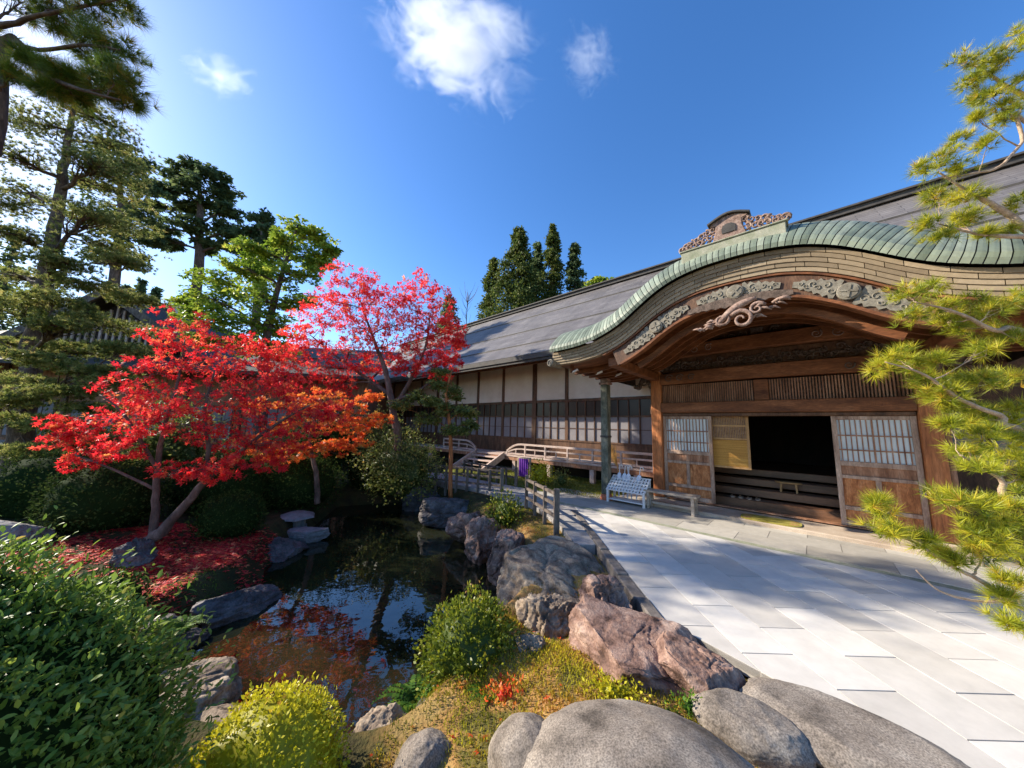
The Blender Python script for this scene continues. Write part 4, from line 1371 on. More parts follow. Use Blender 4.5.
def hall():
    root = empty('temple_hall', uvw(-12, VH), 'long low temple hall with grey sheet roof, cream plaster panels and papered windows', 'temple hall', rz=FA)
    off = (-12, VH, 0)
    OB = lambda mb, name, mat, parent=root, **k: mb.build(name, mat, parent, off, **k)
    uA, uB = -29.0, 9.0
    # roof in four bands with a small step at each seam
    b = MB()
    ts = (0.0, 0.17, 0.43, 0.75, 1.0)
    for i in range(4):
        lift = 0.0 + 0.022 * i
        vs, fs = [], []
        n = 6
        for k in range(n + 1):
            t = ts[i] + (ts[i + 1] - ts[i]) * k / n
            v = VE + (RIDGE_V - VE) * t
            z = hall_roof_z(v) + lift
            vs += [(uA, v, z), (uB, v, z)]
        fs = [(2 * k, 2 * k + 1, 2 * k + 3, 2 * k + 2) for k in range(n)]
        b.add(vs, fs)
    roof = OB(b, 'roof', M['roof'], recalc=False)
    b = MB()
    b.add([(uA, VE + 0.02, 4.46), (uB, VE + 0.02, 4.46), (uB, RIDGE_V, RIDGE_Z - 0.02), (uA, RIDGE_V, RIDGE_Z - 0.02), (uB, 21.2, 4.46), (uA, 21.2, 4.46)], [(3, 2, 4, 5)])
    OB(b, 'rear_roof', M['roof'], recalc=False)
    b = MB()
    for i in (1, 2, 3):
        v = VE + (RIDGE_V - VE) * ts[i]
        z = hall_roof_z(v)
        b.box((uA, v - 0.035, z + 0.022 * i - 0.045), (uB, v + 0.02, z + 0.022 * i + 0.012))
    OB(b, 'roof_seam', M['roof_edge'], roof)
    b = MB()
    b.box((uA - 0.1, RIDGE_V - 0.22, RIDGE_Z + 0.0), (uB, RIDGE_V + 0.22, RIDGE_Z + 0.16)); b.box((uA - 0.15, RIDGE_V - 0.3, RIDGE_Z + 0.162), (uB, RIDGE_V + 0.3, RIDGE_Z + 0.22))
    OB(b, 'ridge_cap', M['roof_edge'], roof)
    b = MB()
    b.box((uA, VE - 0.02, 4.27), (uB, VE + 0.16, 4.455)); b.box((uA, VE + 0.03, 4.17), (uB, VE + 0.14, 4.268))
    OB(b, 'eave_edge', M['roof_edge'], roof)
    b = MB()
    b.add([(uA, VE + 0.14, 4.26), (uB, VE + 0.14, 4.26), (uB, VH + 0.1, 4.82), (uA, VH + 0.1, 4.82)], [(0, 1, 2, 3)])
    OB(b, 'soffit', M['wood_dark'], recalc=False)
    b = MB()
    u = uA + 0.1
    while u < -4.2:
        b.bar((u, VE + 0.1, 4.19), (u, VH, 4.74), 0.06, 0.09); u += 0.3
    OB(b, 'rafters', M['wood_beam'])
    b = MB(); b.box((uA, 9.9, 4.32), (-3.3, 10.05, 4.46)); OB(b, 'purlin', M['wood_beam'])
    # left end gable wall
    b = MB(); b.prism([(VH, 0.0), (19.0, 0.0), (19.0, 5.8), (RIDGE_V, RIDGE_Z - 0.1), (VH, 5.8)], uA + 0.9, uA + 1.0, 'x'); OB(b, 'end_wall', M['plaster'])
    # wall bays
    posts = [-5.42, -7.08, -8.72, -10.62, -12.42, -14.2, -16.0, -17.8, -19.6, -21.4, -23.2, -25.0, -26.8, -28.0]
    posts = [-3.75] + posts
    for i, u in enumerate(posts):
        w = 0.11 if i in (3, 7) else 0.07
        b = MB()
        b.box((u - w, VH - 0.06, 0.0 if w > 0.1 else 2.905), (u + w, VH + 0.06, 4.7))
        OB(b, 'wall_post', M['wood_dark'], bevel=0.008)
    for i in range(len(posts) - 1):
        ua, ub = posts[i + 1] + 0.071, posts[i] - 0.071
        if i + 1 in (3, 7): ua += 0.04
        if i in (3, 7): ub -= 0.04
        b = MB(); b.box((ua, VH - 0.01, 2.91), (ub, VH + 0.03, 4.7)); OB(b, 'plaster_panel', M['plaster'])
        b = MB()
        b.box((ua - 0.07, VH - 0.05, 2.80), (ub + 0.07, VH + 0.05, 2.90)); b.box((ua - 0.07, VH - 0.045, 2.20), (ub + 0.07, VH + 0.045, 2.25)); b.box((ua - 0.07, VH - 0.045, 1.25), (ub + 0.07, VH + 0.045, 1.31))
        for k in range(4):
            uk = ua + (ub - ua) * (k + 0.5) / 4 + (ub - ua) / 8
            if k < 3: b.box((uk - 0.018, VH - 0.04, 1.312), (uk + 0.018, VH + 0.04, 2.798))
        b.box((ua - 0.07, VH - 0.04, 1.312), (ua - 0.001, VH + 0.04, 2.798)); b.box((ub + 0.001, VH - 0.04, 1.312), (ub + 0.07, VH + 0.04, 2.798))
        b.box((ua, VH - 0.025, 1.755), (ub, VH - 0.005, 1.775))
        wf = OB(b, 'window', M['wood_dark'])
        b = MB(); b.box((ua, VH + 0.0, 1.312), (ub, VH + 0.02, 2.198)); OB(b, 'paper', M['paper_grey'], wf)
        b = MB(); b.box((ua, VH + 0.0, 2.252), (ub, VH + 0.02, 2.798)); OB(b, 'upper_pane', M['glass_dark'], wf)
        b = MB(); b.box((ua - 0.07, VH - 0.02, 0.62), (ub + 0.07, VH + 0.03, 1.248)); OB(b, 'dado_board', M['wood_dark'])
    # veranda
    VF = 9.6
    b = MB()
    v = VF
    while v < VH - 0.1:
        b.box((-24, v, 0.58), (-3.3, v + 0.155, 0.64)); v += 0.16
    ver = OB(b, 'veranda', M['wood_pale'])
    b = MB(); b.box((-24, VF + 0.02, 0.44), (-3.3, VF + 0.14, 0.578)); OB(b, 'edge_beam', M['wood_frame'], ver)
    for u in (-3.9, -5.36, -7.1, -8.8, -11.2, -13, -14.8, -16.6):
        b = MB(); b.box((u - 0.075, VF + 0.03, 0.0), (u + 0.075, VF + 0.18, 0.438)); OB(b, 'veranda_leg', M['wood_pale'], ver)
    b = MB(); b.box((-24, VH - 0.15, 0.0), (-3.3, VH - 0.1, 0.57)); OB(b, 'skirting', M['wood_inside'], ver)

    def railing(ua, ub, droop_l, droop_r):
        b = MB()
        n = 40
        for z, w in ((1.08, 0.07), (0.90, 0.05), (0.70, 0.055)):
            pts = []
            for i in range(n + 1):
                u = ua + (ub - ua) * i / n
                dz = 0
                if droop_l: dz -= max(0, 1 - (u - ua) / 0.75) ** 2 * 0.30 * (z - 0.64) / 0.44
                if droop_r: dz -= max(0, 1 - (ub - u) / 0.75) ** 2 * 0.30 * (z - 0.64) / 0.44
                pts.append((u, VF + 0.06, z + dz))
            for p, q in zip(pts, pts[1:]): b.bar(p, q, w * 0.8, w)
        k = int((ub - ua) / 0.85)
        for i in range(k + 1):
            u = ua + (ub - ua) * i / k
            top = 1.06 - (0.30 if (droop_l and i == 0) or (droop_r and i == k) else 0)
            b.box((u - 0.03, VF + 0.03, 0.642), (u + 0.03, VF + 0.09, top))
            if i < k:
                um = u + (ub - ua) / k / 2
                b.box((um - 0.018, VF + 0.045, 0.70), (um + 0.018, VF + 0.075, 0.89))
        b2 = OB(b, 'railing', M['wood_pale'])
        return b2
    railing(-9.2, -3.4, True, False)
    railing(-13.6, -11.15, False, True)
    # stairs down to the garden
    for k in range(4):
        z = 0.52 - 0.15 * k
        v = VF - 0.28 * (k + 1)
        b = MB(); b.box((-11.0, v, z - 0.05), (-9.42, v + 0.31, z)); OB(b, 'stair_step', M['wood_pale'], bevel=0.006)
    for u in (-11.08, -9.34):
        b = MB(); b.bar((u, VF + 0.05, 0.62), (u, VF - 1.25, -0.02), 0.09, 0.24); OB(b, 'stair_stringer', M['wood_pale'], bevel=0.006)
    return root


hall()


# ------------------------------------------------------------------ garden house on the left
def garden_house():
    o = P(104, 400, 15); o.z = 0
    rz = R(8)
    root = empty('garden_house', (o.x, o.y, -0.1), 'dark roofed old house with slatted gable half hidden behind the pine on the left', 'house', rz=rz)
    OB = lambda mb, name, mat, parent=root, **k: mb.build(name, mat, parent, **k)
    b = MB(); b.box((-9, 0.5, 0), (11.5, 8, 4.3)); OB(b, 'wall', M['wood_frame'])
    for x in (-7, -4.5, -2, 0.5, 3, 5.5, 8, 10.6):
        b = MB(); b.box((x - 0.09, 0.40, 0), (x + 0.09, 0.498, 4.3)); OB(b, 'wall_post', M['wood_dark'])
    for x in (-5.8, -3.2, -0.7, 1.8, 4.3, 6.8, 9.3):
        b = MB(); b.box((x - 0.95, 0.42, 0.75), (x + 0.95, 0.492, 2.5)); f = OB(b, 'window', M['wood_dark'])
        b = MB()
        for k in range(4): b.box((x - 0.88 + 0.45 * k, 0.40, 0.85), (x - 0.48 + 0.45 * k, 0.418, 2.4))
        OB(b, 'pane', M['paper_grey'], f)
    # veranda shelf
    b = MB(); b.box((-9, -0.9, 0.50), (11.5, 0.39, 0.62)); OB(b, 'veranda', M['wood_pale'])
    for x in (-6, -3, 0, 3, 6, 9):
        b = MB(); b.box((x - 0.06, -0.8, 0), (x + 0.06, -0.68, 0.498)); OB(b, 'veranda_leg', M['wood_dark'])
    # gable facing the garden
    b = MB(); b.prism([(-2.6, 5.2), (2.6, 5.2), (0, 7.25)], -0.1, 0.2, 'y'); g = OB(b, 'gable', M['wood_inside'])
    b = MB()
    for k in range(17):
        x = -2.2 + 0.275 * k
        b.box((x - 0.045, -0.16, 5.22), (x + 0.045, -0.101, 5.22 + max(0.08, 1.85 * (1 - abs(x) / 2.45))))
    OB(b, 'gable_slats', M['wood_pale'], g)
    for sg in (-1, 1):
        b = MB(); b.bar((0, -0.75, 7.62), (sg * 4.3, -0.75, 4.5), 0.12, 0.34); OB(b, 'bargeboard', M['wood_fence'], g)
    b = MB()
    for sg in (-1, 1):
        b.add([(0, -0.8, 7.8), (sg * 4.6, -0.8, 4.55), (sg * 4.6, 9, 4.55), (0, 9, 7.8), (0, -0.8, 7.68), (sg * 4.6, -0.8, 4.43), (sg * 4.6, 9, 4.43), (0, 9, 7.68)], [(0, 1, 2, 3), (4, 5, 6, 7), (0, 1, 5, 4), (1, 2, 6, 5)])
    r = OB(b, 'roof', M['roof_edge'])
    b = MB()
    b.add([(-9.6, -1.5, 4.05), (12.2, -1.5, 4.05), (12.2, 4.5, 6.6), (-9.6, 4.5, 6.6), (-9.6, -1.5, 3.9), (12.2, -1.5, 3.9), (12.2, 4.5, 6.45), (-9.6, 4.5, 6.45)], [(0, 1, 2, 3), (7, 6, 5, 4), (0, 1, 5, 4), (1, 2, 6, 5), (0, 3, 7, 4)])
    OB(b, 'lower_roof', M['roof_edge'])
    b = MB(); b.box((-0.14, -0.9, 7.72), (0.14, 9, 7.98)); OB(b, 'ridge_cap', M['roof_edge'], r)
    b = MB(); b.tube([(1.15, 1.6, 6.4), (1.15, 1.6, 7.95)], [0.24, 0.24], 12); v = OB(b, 'vent_pipe', M['chimney'], smooth=False)
    b = MB(); b.tube([(1.15, 1.6, 7.952), (1.15, 1.6, 8.02), (1.15, 1.6, 8.1)], [0.32, 0.32, 0.05], 12); OB(b, 'vent_cap', M['chimney'], v)


garden_house()


# ------------------------------------------------------------------ things about the entrance
def bench():
    t = empty('bench', uvw(-2.42, 7.88), 'plain weathered wooden bench standing in front of the left sliding door', 'bench', rz=FA)
    b = MB(); b.box((-0.55, -0.17, 0.36), (0.55, 0.17, 0.405)); b.build('seat', M['wood_grey'], t, bevel=0.008)
    for x in (-0.46, 0.46):
        for y in (-0.125, 0.125):
            b = MB(); b.box((x - 0.03, y - 0.03, 0), (x + 0.03, y + 0.03, 0.359)); b.build('leg', M['wood_grey'], t, bevel=0.005)
        b = MB(); b.box((x - 0.02, -0.094, 0.28), (x + 0.02, 0.094, 0.34)); b.build('cross_rail', M['wood_grey'], t)
    b = MB(); b.box((-0.429, -0.02, 0.10), (0.429, 0.02, 0.15)); b.build('stretcher', M['wood_grey'], t)


bench()


def umbrella_rack():
    t = empty('umbrella_rack', uvw(-3.38, 7.84), 'white slatted umbrella rack with square holes beside the wooden bench', 'umbrella rack', rz=FA)
    zf, zb = 0.30, 0.60

    def top(x, y): return (x, y, zf + (zb - zf) * (y + 0.2) / 0.4)
    b = MB()
    for k in range(13):
        x = -0.45 + 0.9 * k / 12
        b.bar(top(x, -0.2), top(x, 0.2), 0.046, 0.02)
    for k in range(6):
        y = -0.2 + 0.4 * k / 5
        b.bar(top(-0.47, y), top(0.47, y), 0.05, 0.024)
    b.build('lattice_top', M['white_metal'], t)
    for x in (-0.44, 0.44):
        for y, z in ((-0.18, 0.33), (0.18, 0.55)):
            b = MB(); b.box((x - 0.025, y - 0.025, 0), (x + 0.025, y + 0.025, z)); b.build('leg', M['white_metal'], t)
    b = MB(); b.box((-0.42, -0.17, 0.06), (0.42, 0.17, 0.085)); b.build('drip_tray', M['white_metal'], t)
    # umbrellas standing in the rack, folded
    rnd = random.Random(5)
    for k in range(5):
        x = -0.30 + 0.11 * k
        base = uvw(0, 0) + t.location + UU * x + NN * 0.13
        u = empty('umbrella', (base.x, base.y, 0.09), 'folded pale translucent umbrella standing in the white rack', 'umbrella', 'folded umbrellas standing in the white rack', rz=FA)
        lean = Matrix.Rotation(rnd.uniform(-0.16, 0.16), 4, 'Y') @ Matrix.Rotation(rnd.uniform(-0.12, 0.02), 4, 'X')
        b = MB()
        prof = ((0.0, 0.008), (0.06, 0.012), (0.18, 0.022), (0.36, 0.036), (0.54, 0.040), (0.585, 0.028), (0.60, 0.012))
        n = 12
        vs, fs = [], []
        for z, r_ in prof:
            for q in range(n):
                a = 2 * math.pi * q / n
                rr = r_ * (1.25 if q % 2 else 0.7)
                vs.append(lean @ Vector((rr * math.cos(a), rr * math.sin(a), z)))
        for i in range(len(prof) - 1):
            for q in range(n):
                fs.append((i * n + q, i * n + (q + 1) % n, (i + 1) * n + (q + 1) % n, (i + 1) * n + q))
        b.add(vs, fs)
        b.build('canopy', M['umbrella'], u)
        b = MB()
        pts = [Vector((0, 0, 0.58)), Vector((0, 0, 0.76))] + [Vector((0.035 - 0.035 * math.cos(a), 0, 0.76 + 0.035 * math.sin(a))) for a in (0.6, 1.2, 1.8, 2.5, 3.1)] + [Vector((0.07, 0, 0.735))]
        b.tube([lean @ p for p in pts], 0.009, 6); b.build('handle', M['white_metal'], u)


umbrella_rack()


def broom():
    p = uvw(-4.28, 8.95)
    t = empty('broom', p, 'bamboo twig broom standing head up against the veranda beside the mossy post', 'broom', rz=FA)
    b = MB(); b.tube([(0.2, 0.1, 0), (0.08, 0.04, 0.8)], 0.016, 8); b.build('handle', M['sudare_frame'], t)
    rng = np.random.default_rng(3)
    b = MB()
    for k in range(70):
        a = rng.normal() * 0.16 - 0.35
        L = 0.62 + 0.12 * rng.random()
        p0 = Vector((0.08 + rng.normal() * 0.01, 0.04 + rng.normal() * 0.012, 0.74))
        b.tube([p0, p0 + Vector((math.sin(a) * L * 0.5, rng.normal() * 0.02, math.cos(a) * L * 0.5)), p0 + Vector((math.sin(a) * L * 1.05, rng.normal() * 0.05, math.cos(a) * L * 0.9))], [0.007, 0.006, 0.002], 4, False)
    b.build('bristles', M['straw'], t, recalc=False)


broom()

# door mat in front of the opening
t = empty('door_mat', uvw(-0.74, 8.32, 0.0), 'olive green door mat with rusty corners lying before the open doorway', 'door mat', rz=FA)
b = MB()
pr = []
for k in range(40):
    a = 2 * math.pi * k / 40
    c_, s_ = math.cos(a), math.sin(a)
    pr.append((0.47 * math.copysign(abs(c_) ** 0.45, c_), 0.26 * math.copysign(abs(s_) ** 0.6, s_)))
b.prism(pr, 0.071, 0.088)
b.build('pile', M['mat'], t)
for sg in (-1, 1):
    b = MB()
    for sy in (-1, 1):
        b.prism([(sg * (0.36 + 0.07 * math.cos(a)), sy * (0.10 + 0.055 * math.sin(a))) for a in [2 * math.pi * k / 10 for k in range(10)]], 0.0885, 0.092)
    b.build('corner_pattern', M['mat_trim'], t)
for o in [t]: o.location.z = 0.0

# slippers and a stool on the inner steps
for k in range(4):
    p = uvw(-1.52 + 0.16 * k, 9.50 + 0.02 * (k % 2), 0.242)
    t = empty('slipper', p, 'pale slipper set out in a row on the dark inner step', 'slipper', 'pale slippers set out on the inner step', rz=FA)
    b = MB()
    sole = [(0.05 * math.cos(a) * (1 - 0.15 * math.sin(a)), 0.125 * math.sin(a)) for a in [2 * math.pi * q / 18 for q in range(18)]]
    b.prism(sole, 0, 0.018)
    b.build('sole', M['slipper'], t)
    b = MB()
    vs, fs = [], []
    for i in range(6):
        y = 0.0 + 0.11 * i / 5
        w = 0.05 * math.sqrt(max(0.02, 1 - (y / 0.125) ** 2))
        for q in range(7):
            a = math.pi * q / 6
            vs.append((w * math.cos(a), y, 0.018 + 0.045 * math.sin(a) * (1 - 0.5 * i / 5)))
    for i in range(5):
        for q in range(6): fs.append((i * 7 + q, i * 7 + q + 1, (i + 1) * 7 + q + 1, (i + 1) * 7 + q))
    b.add(vs, fs)
    b.build('vamp', M['slipper'], t)
p = uvw(-0.50, 9.95, 0.44)
t = empty('stool', p, 'small low wooden stool standing on the steps inside the doorway', 'stool', rz=FA)
b = MB(); b.prism([(0.24 * math.cos(a), 0.14 * math.sin(a)) for a in [2 * math.pi * q / 22 for q in range(22)]], 0.20, 0.235); b.build('seat', M['sudare_frame'], t, bevel=0.006)
for x in (-0.13, 0.13):
    for y in (-0.07, 0.07):
        b = MB(); b.bar((x * 1.1, y * 1.1, 0), (x, y, 0.199), 0.032); b.build('leg', M['sudare_frame'], t)


# purple curtain on its frame by the stairs
p = uvw(-7.62, 8.9)
t = empty('banner', p, 'small purple cloth banner hung on a wooden frame below the veranda', 'banner', rz=FA)
for x in (-0.27, 0.27):
    b = MB(); b.box((x - 0.03, -0.03, -0.05), (x + 0.03, 0.03, 0.64)); b.build('stake', M['wood_grey'], t)
b = MB(); b.box((-0.30, -0.025, 0.642), (0.30, 0.025, 0.69)); b.build('top_rail', M['wood_grey'], t)
b = MB()
n = 24
vs, fs = [], []
for i in range(n + 1):
    x = -0.22 + 0.44 * i / n
    for z in (0.64, 0.3, 0.02): vs.append((x, -0.035 + 0.018 * math.sin(i * 1.3 + z) * (1.2 - z), z))
for i in range(n):
    for k in range(2): fs.append((i * 3 + k, i * 3 + k + 1, i * 3 + k + 4, i * 3 + k + 3))
b.add(vs, fs); b.build('cloth', M['purple'], t)


# fences
def rail_fence(label, pts, h, nposts, rails, mat, seed=1, name='garden_fence', pw=0.07):
    base = Vector(pts[0])
    t = empty(name, base, label, 'fence')
    P0, P1 = Vector(pts[0]), Vector(pts[1])
    for k in range(nposts):
        q = P0.lerp(P1, k / (nposts - 1))
        w = pw * (1.4 if k == nposts - 1 else 1)
        b = MB(); b.box((q.x - w / 2, q.y - w / 2, q.z - 0.25), (q.x + w / 2, q.y + w / 2, q.z + h + (0.05 if k in (0, nposts - 1) else 0))); b.build('post', mat, t, base, bevel=0.008)
    for z in rails:
        b = MB(); b.bar(P0 + Vector((0, 0, z)), P1 + Vector((0, 0, z)), 0.045, 0.05); b.build('rail', mat, t, base)


rail_fence('short grey wooden rail fence ending at the corner of the pale paving', [(0.40, 7.55, 0), (0.86, 5.98, 0)], 0.62, 4, (0.18, 0.38, 0.57), M['wood_fence'])
rail_fence('low dark wooden fence running along the back of the pond below the stairs', [(-2.9, 10.4, -0.1), (-0.2, 9.0, -0.05)], 0.62, 9, (0.2, 0.42, 0.6), M['wood_fence'])
rail_fence('small dark rail fence in front of the white stairs', [(-1.6, 11.6, 0.0), (0.2, 9.9, 0.0)], 0.5, 7, (0.25, 0.47), M['wood_fence'])


# ------------------------------------------------------------------ stones
def rk(label, x, y, z, r, mat, **k): return rock(label, (x, y, z), r, M[mat], **k)


rk('large smooth rounded granite boulder at the bottom centre of the garden edge', 0.74, 1.80, -0.12, (0.70, 0.52, 0.35), 'granite', seed=3, cuts=2, rough=0.05, cutd=(0.85, 0.95), rz=-0.15)
rk('smooth granite cobble tucked against the left side of the largest boulder', 0.16, 2.04, -0.14, (0.22, 0.28, 0.22), 'granite', seed=5, cuts=2, rough=0.06, cutd=(0.8, 0.95), rz=0.5)
rk('medium flat granite stone between the largest boulder and the long slab stone', 1.56, 2.30, -0.11, (0.32, 0.20, 0.17), 'granite', seed=8, cuts=3, rough=0.07, topcut=0.8, cutd=(0.8, 0.95), rz=-0.5)
rk('long flat granite slab stone lying against the white paving at bottom right', 2.13, 2.20, -0.11, (0.66, 0.31, 0.18), 'granite', seed=12, cuts=3, rough=0.06, topcut=0.75, cutd=(0.8, 0.95), rz=-0.72)
rk('big pinkish craggy rock with a flat sloping top beside the paving edge', 1.06, 2.95, -0.08, (0.56, 0.42, 0.255), 'rock_red', seed=15, cuts=7, rough=0.10, topcut=0.62, rz=-0.6, tilt=(0.16, 0.10))
rk('pinkish rock split off the right end of the big flat-topped pink rock', 1.50, 2.70, -0.09, (0.33, 0.30, 0.25), 'rock_red', seed=19, cuts=7, rough=0.10, topcut=0.66, rz=-0.5, tilt=(0.10, 0.22))
rk('reddish pointed rock behind the big pink rock', 1.06, 3.62, -0.08, (0.26, 0.30, 0.27), 'rock_red', seed=23, cuts=8, rough=0.2, rz=0.4)
rk('broad grey rock with sheer face dropping to the pond, near the fence', 0.68, 4.50, -0.42, (0.80, 1.0, 0.56), 'rock_grey', seed=27, cuts=7, rough=0.13, topcut=0.70, rz=0.25, tilt=(0.04, 0.04))
rk('grey knobbly rock below the broad grey rock beside the round shrub', 0.46, 3.66, -0.36, (0.36, 0.34, 0.44), 'rock_grey', seed=31, cuts=8, rough=0.22, rz=0.9)
rk('small pale rock on the orange moss right of the round pondside shrub', 0.22, 3.02, -0.28, (0.17, 0.22, 0.22), 'rock_grey', seed=33, cuts=8, rough=0.2, rz=1.2)
rk('reddish upright rock at the water edge below the short fence', -0.02, 5.75, -0.42, (0.32, 0.38, 0.42), 'rock_red', seed=36, cuts=9, rough=0.18)
rk('brown rock at the pond edge left of the reddish upright rock', -0.42, 6.55, -0.45, (0.38, 0.34, 0.42), 'rock_red', seed=39, cuts=9, rough=0.2, rz=0.7)
rk('wide pinkish rock with flat top at the far right bank of the pond', -0.86, 7.25, -0.42, (0.52, 0.40, 0.44), 'rock_red', seed=42, cuts=9, rough=0.16, topcut=0.75, rz=-0.4)
rk('dark flat rock at the far end of the pond under the low fence', -1.6, 8.6, -0.42, (0.62, 0.42, 0.42), 'rock_dark', seed=45, cuts=8, rough=0.16, topcut=0.7)
rk('dark rock by the far corner of the pond', -2.6, 10.0, -0.45, (0.6, 0.4, 0.45), 'rock_dark', seed=48, cuts=8, rough=0.18)
rk('pale cracked rock at the water edge behind the yellow shrub', -1.82, 2.74, -0.60, (0.62, 0.34, 0.24), 'rock_grey', seed=51, cuts=8, rough=0.12, topcut=0.7, rz=-0.2)
rk('pale rock at the water edge under the large azalea', -2.75, 2.92, -0.58, (0.48, 0.36, 0.26), 'rock_grey', seed=54, cuts=8, rough=0.14, rz=0.2)
rk('small grey stone at the near pond edge right of the yellow shrub', -0.86, 2.55, -0.52, (0.20, 0.24, 0.20), 'rock_grey', seed=57, cuts=6, rough=0.14)
rk('rounded grey cobble at the bottom edge between yellow shrub and moss', -0.46, 2.24, -0.36, (0.20, 0.20, 0.19), 'granite', seed=60, cuts=3, rough=0.08)
rk('low rounded stone in front of the grey cobble at the bottom edge', -0.20, 1.96, -0.30, (0.18, 0.16, 0.14), 'granite', seed=63, cuts=3, rough=0.08)
rk('flat dark stone under the ferns by the round pondside shrub', -0.42, 2.74, -0.50, (0.26, 0.18, 0.17), 'rock_dark', seed=66, cuts=6, rough=0.14)
rk('long grey rock edging the leaf covered bank on the left of the pond', -3.50, 4.60, -0.74, (0.26, 0.55, 0.26), 'rock_dark', seed=70, cuts=8, rough=0.16, rz=-0.5)
rk('sloping dark rock at the tip of the leaf covered bank', -3.72, 3.90, -0.72, (0.36, 0.26, 0.24), 'rock_dark', seed=73, cuts=8, rough=0.16, rz=0.6)
rk('dark upright rock among red leaves under the maple trunk', -5.35, 4.9, -0.30, (0.28, 0.25, 0.28), 'rock_dark', seed=76, cuts=8, rough=0.2)
rk('dark rock on the left pond bank below the round hedge shrubs', -4.25, 6.5, -0.72, (0.34, 0.45, 0.26), 'rock_dark', seed=79, cuts=8, rough=0.18)
rk('flat pale stone at the back of the pond beside the stone lantern', -4.25, 7.2, -0.62, (0.42, 0.26, 0.16), 'lantern', seed=82, cuts=6, rough=0.1, topcut=0.6)
rk('grey garden stone at the left edge behind the large azalea', -7.7, 5.2, -0.10, (0.42, 0.36, 0.22), 'lantern', seed=85, cuts=6, rough=0.1)


# stone lantern
p = Vector((-4.75, 7.55, -0.78))
t = empty('stone_lantern', p, 'low grey stone lantern with wide cap standing by the dark pond', 'lantern')


def hexa(b, r0, r1, z0, z1, n=6):
    vs = [(r0 * math.cos(2 * math.pi * k / n), r0 * math.sin(2 * math.pi * k / n), z0) for k in range(n)] + [(r1 * math.cos(2 * math.pi * k / n), r1 * math.sin(2 * math.pi * k / n), z1) for k in range(n)]
    b.add(vs, [tuple(range(n))[::-1], tuple(range(n, 2 * n))] + [(k, (k + 1) % n, (k + 1) % n + n, k + n) for k in range(n)])


b = MB(); hexa(b, 0.20, 0.14, -0.15, 0.14); b.build('pedestal', M['lantern'], t)
b = MB(); hexa(b, 0.24, 0.26, 0.142, 0.20); b.build('platform', M['lantern'], t, bevel=0.01)
b = MB()
for k in range(6):
    a = 2 * math.pi * k / 6
    b.bar((0.17 * math.cos(a), 0.17 * math.sin(a), 0.202), (0.17 * math.cos(a), 0.17 * math.sin(a), 0.39), 0.06)
hexa(b, 0.13, 0.13, 0.202, 0.389)
b.build('fire_box', M['lantern'], t)
b = MB(); hexa(b, 0.40, 0.36, 0.392, 0.43); hexa(b, 0.36, 0.16, 0.4305, 0.50); b.build('cap', M['lantern'], t)



# ------------------------------------------------------------------ shrubs
def bz(px, py, Y): return P(px, py, Y)


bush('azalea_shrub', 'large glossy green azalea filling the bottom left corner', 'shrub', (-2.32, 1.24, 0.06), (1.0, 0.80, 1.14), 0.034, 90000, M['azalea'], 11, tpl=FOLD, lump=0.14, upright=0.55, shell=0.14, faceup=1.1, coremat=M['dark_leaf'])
bush('round_shrub', 'bright yellow clipped shrub at the bottom edge beside the pond', 'shrub', (-1.30, 2.06, -0.18), (0.40, 0.34, 0.36), 0.026, 9000, M['yellow_leaf'], 13, lump=0.10, shell=0.2)
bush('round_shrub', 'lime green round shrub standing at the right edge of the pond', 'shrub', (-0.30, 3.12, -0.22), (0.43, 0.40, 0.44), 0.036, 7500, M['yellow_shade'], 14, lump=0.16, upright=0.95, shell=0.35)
bush('round_shrub', 'small dark rounded shrub beside the lit patch of red leaves', 'shrub', (-3.95, 3.40, -0.18), (0.36, 0.34, 0.42), 0.032, 4500, M['dark_leaf'], 15, lump=0.1)
bush('round_shrub', 'dark clipped shrub under the maple, nearest the house', 'shrub', (-7.3, 6.1, 0.25), (0.85, 0.8, 0.72), 0.05, 6500, M['dark_leaf'], 16, lump=0.12)
bush('round_shrub', 'dark clipped shrub between the pine trunk and the maple', 'shrub', (-9.2, 6.6, 0.25), (0.95, 0.8, 0.75), 0.05, 5500, M['dark_leaf'], 17, lump=0.12)
bush('round_shrub', 'low dark mound shrub right of the leaning maple trunk', 'shrub', (-5.1, 6.2, -0.05), (0.55, 0.5, 0.45), 0.04, 4500, M['dark_leaf'], 18, lump=0.12)
bush('round_shrub', 'wide dark clipped shrub behind the stone lantern', 'shrub', (-5.6, 8.5, 0.15), (1.25, 0.9, 0.85), 0.055, 8000, M['dark_leaf'], 19, lump=0.12)
bush('round_shrub', 'dark shrub at the far end of the pond left of the low fence', 'shrub', (-4.4, 11.2, 0.1), (1.2, 0.9, 0.9), 0.06, 6500, M['dark_leaf'], 20, lump=0.15)
bush('round_shrub', 'olive green shrub standing below the scarlet tree at the pond end', 'shrub', (-3.2, 9.7, 0.40), (1.15, 0.9, 1.15), 0.075, 9000, M['olive_leaf'], 21, lump=0.45, shell=0.6)
bush('round_shrub', 'dark hedge shrub behind the forked trunks of the low red maple', 'shrub', (-6.6, 7.6, 0.2), (1.2, 0.8, 0.75), 0.055, 7000, M['dark_leaf'], 25, lump=0.15)
bush('round_shrub', 'tall dark shrub before the garden house veranda, left of the orange maple', 'shrub', (-7.0, 10.2, 0.35), (1.7, 0.9, 0.95), 0.07, 8000, M['dark_leaf'], 26, lump=0.2)
bush('round_shrub', 'dark shrub at the left edge behind the foot of the big pine', 'shrub', (-12.6, 9.6, 0.35), (1.9, 1.0, 1.1), 0.08, 7000, M['dark_leaf'], 27, lump=0.2)
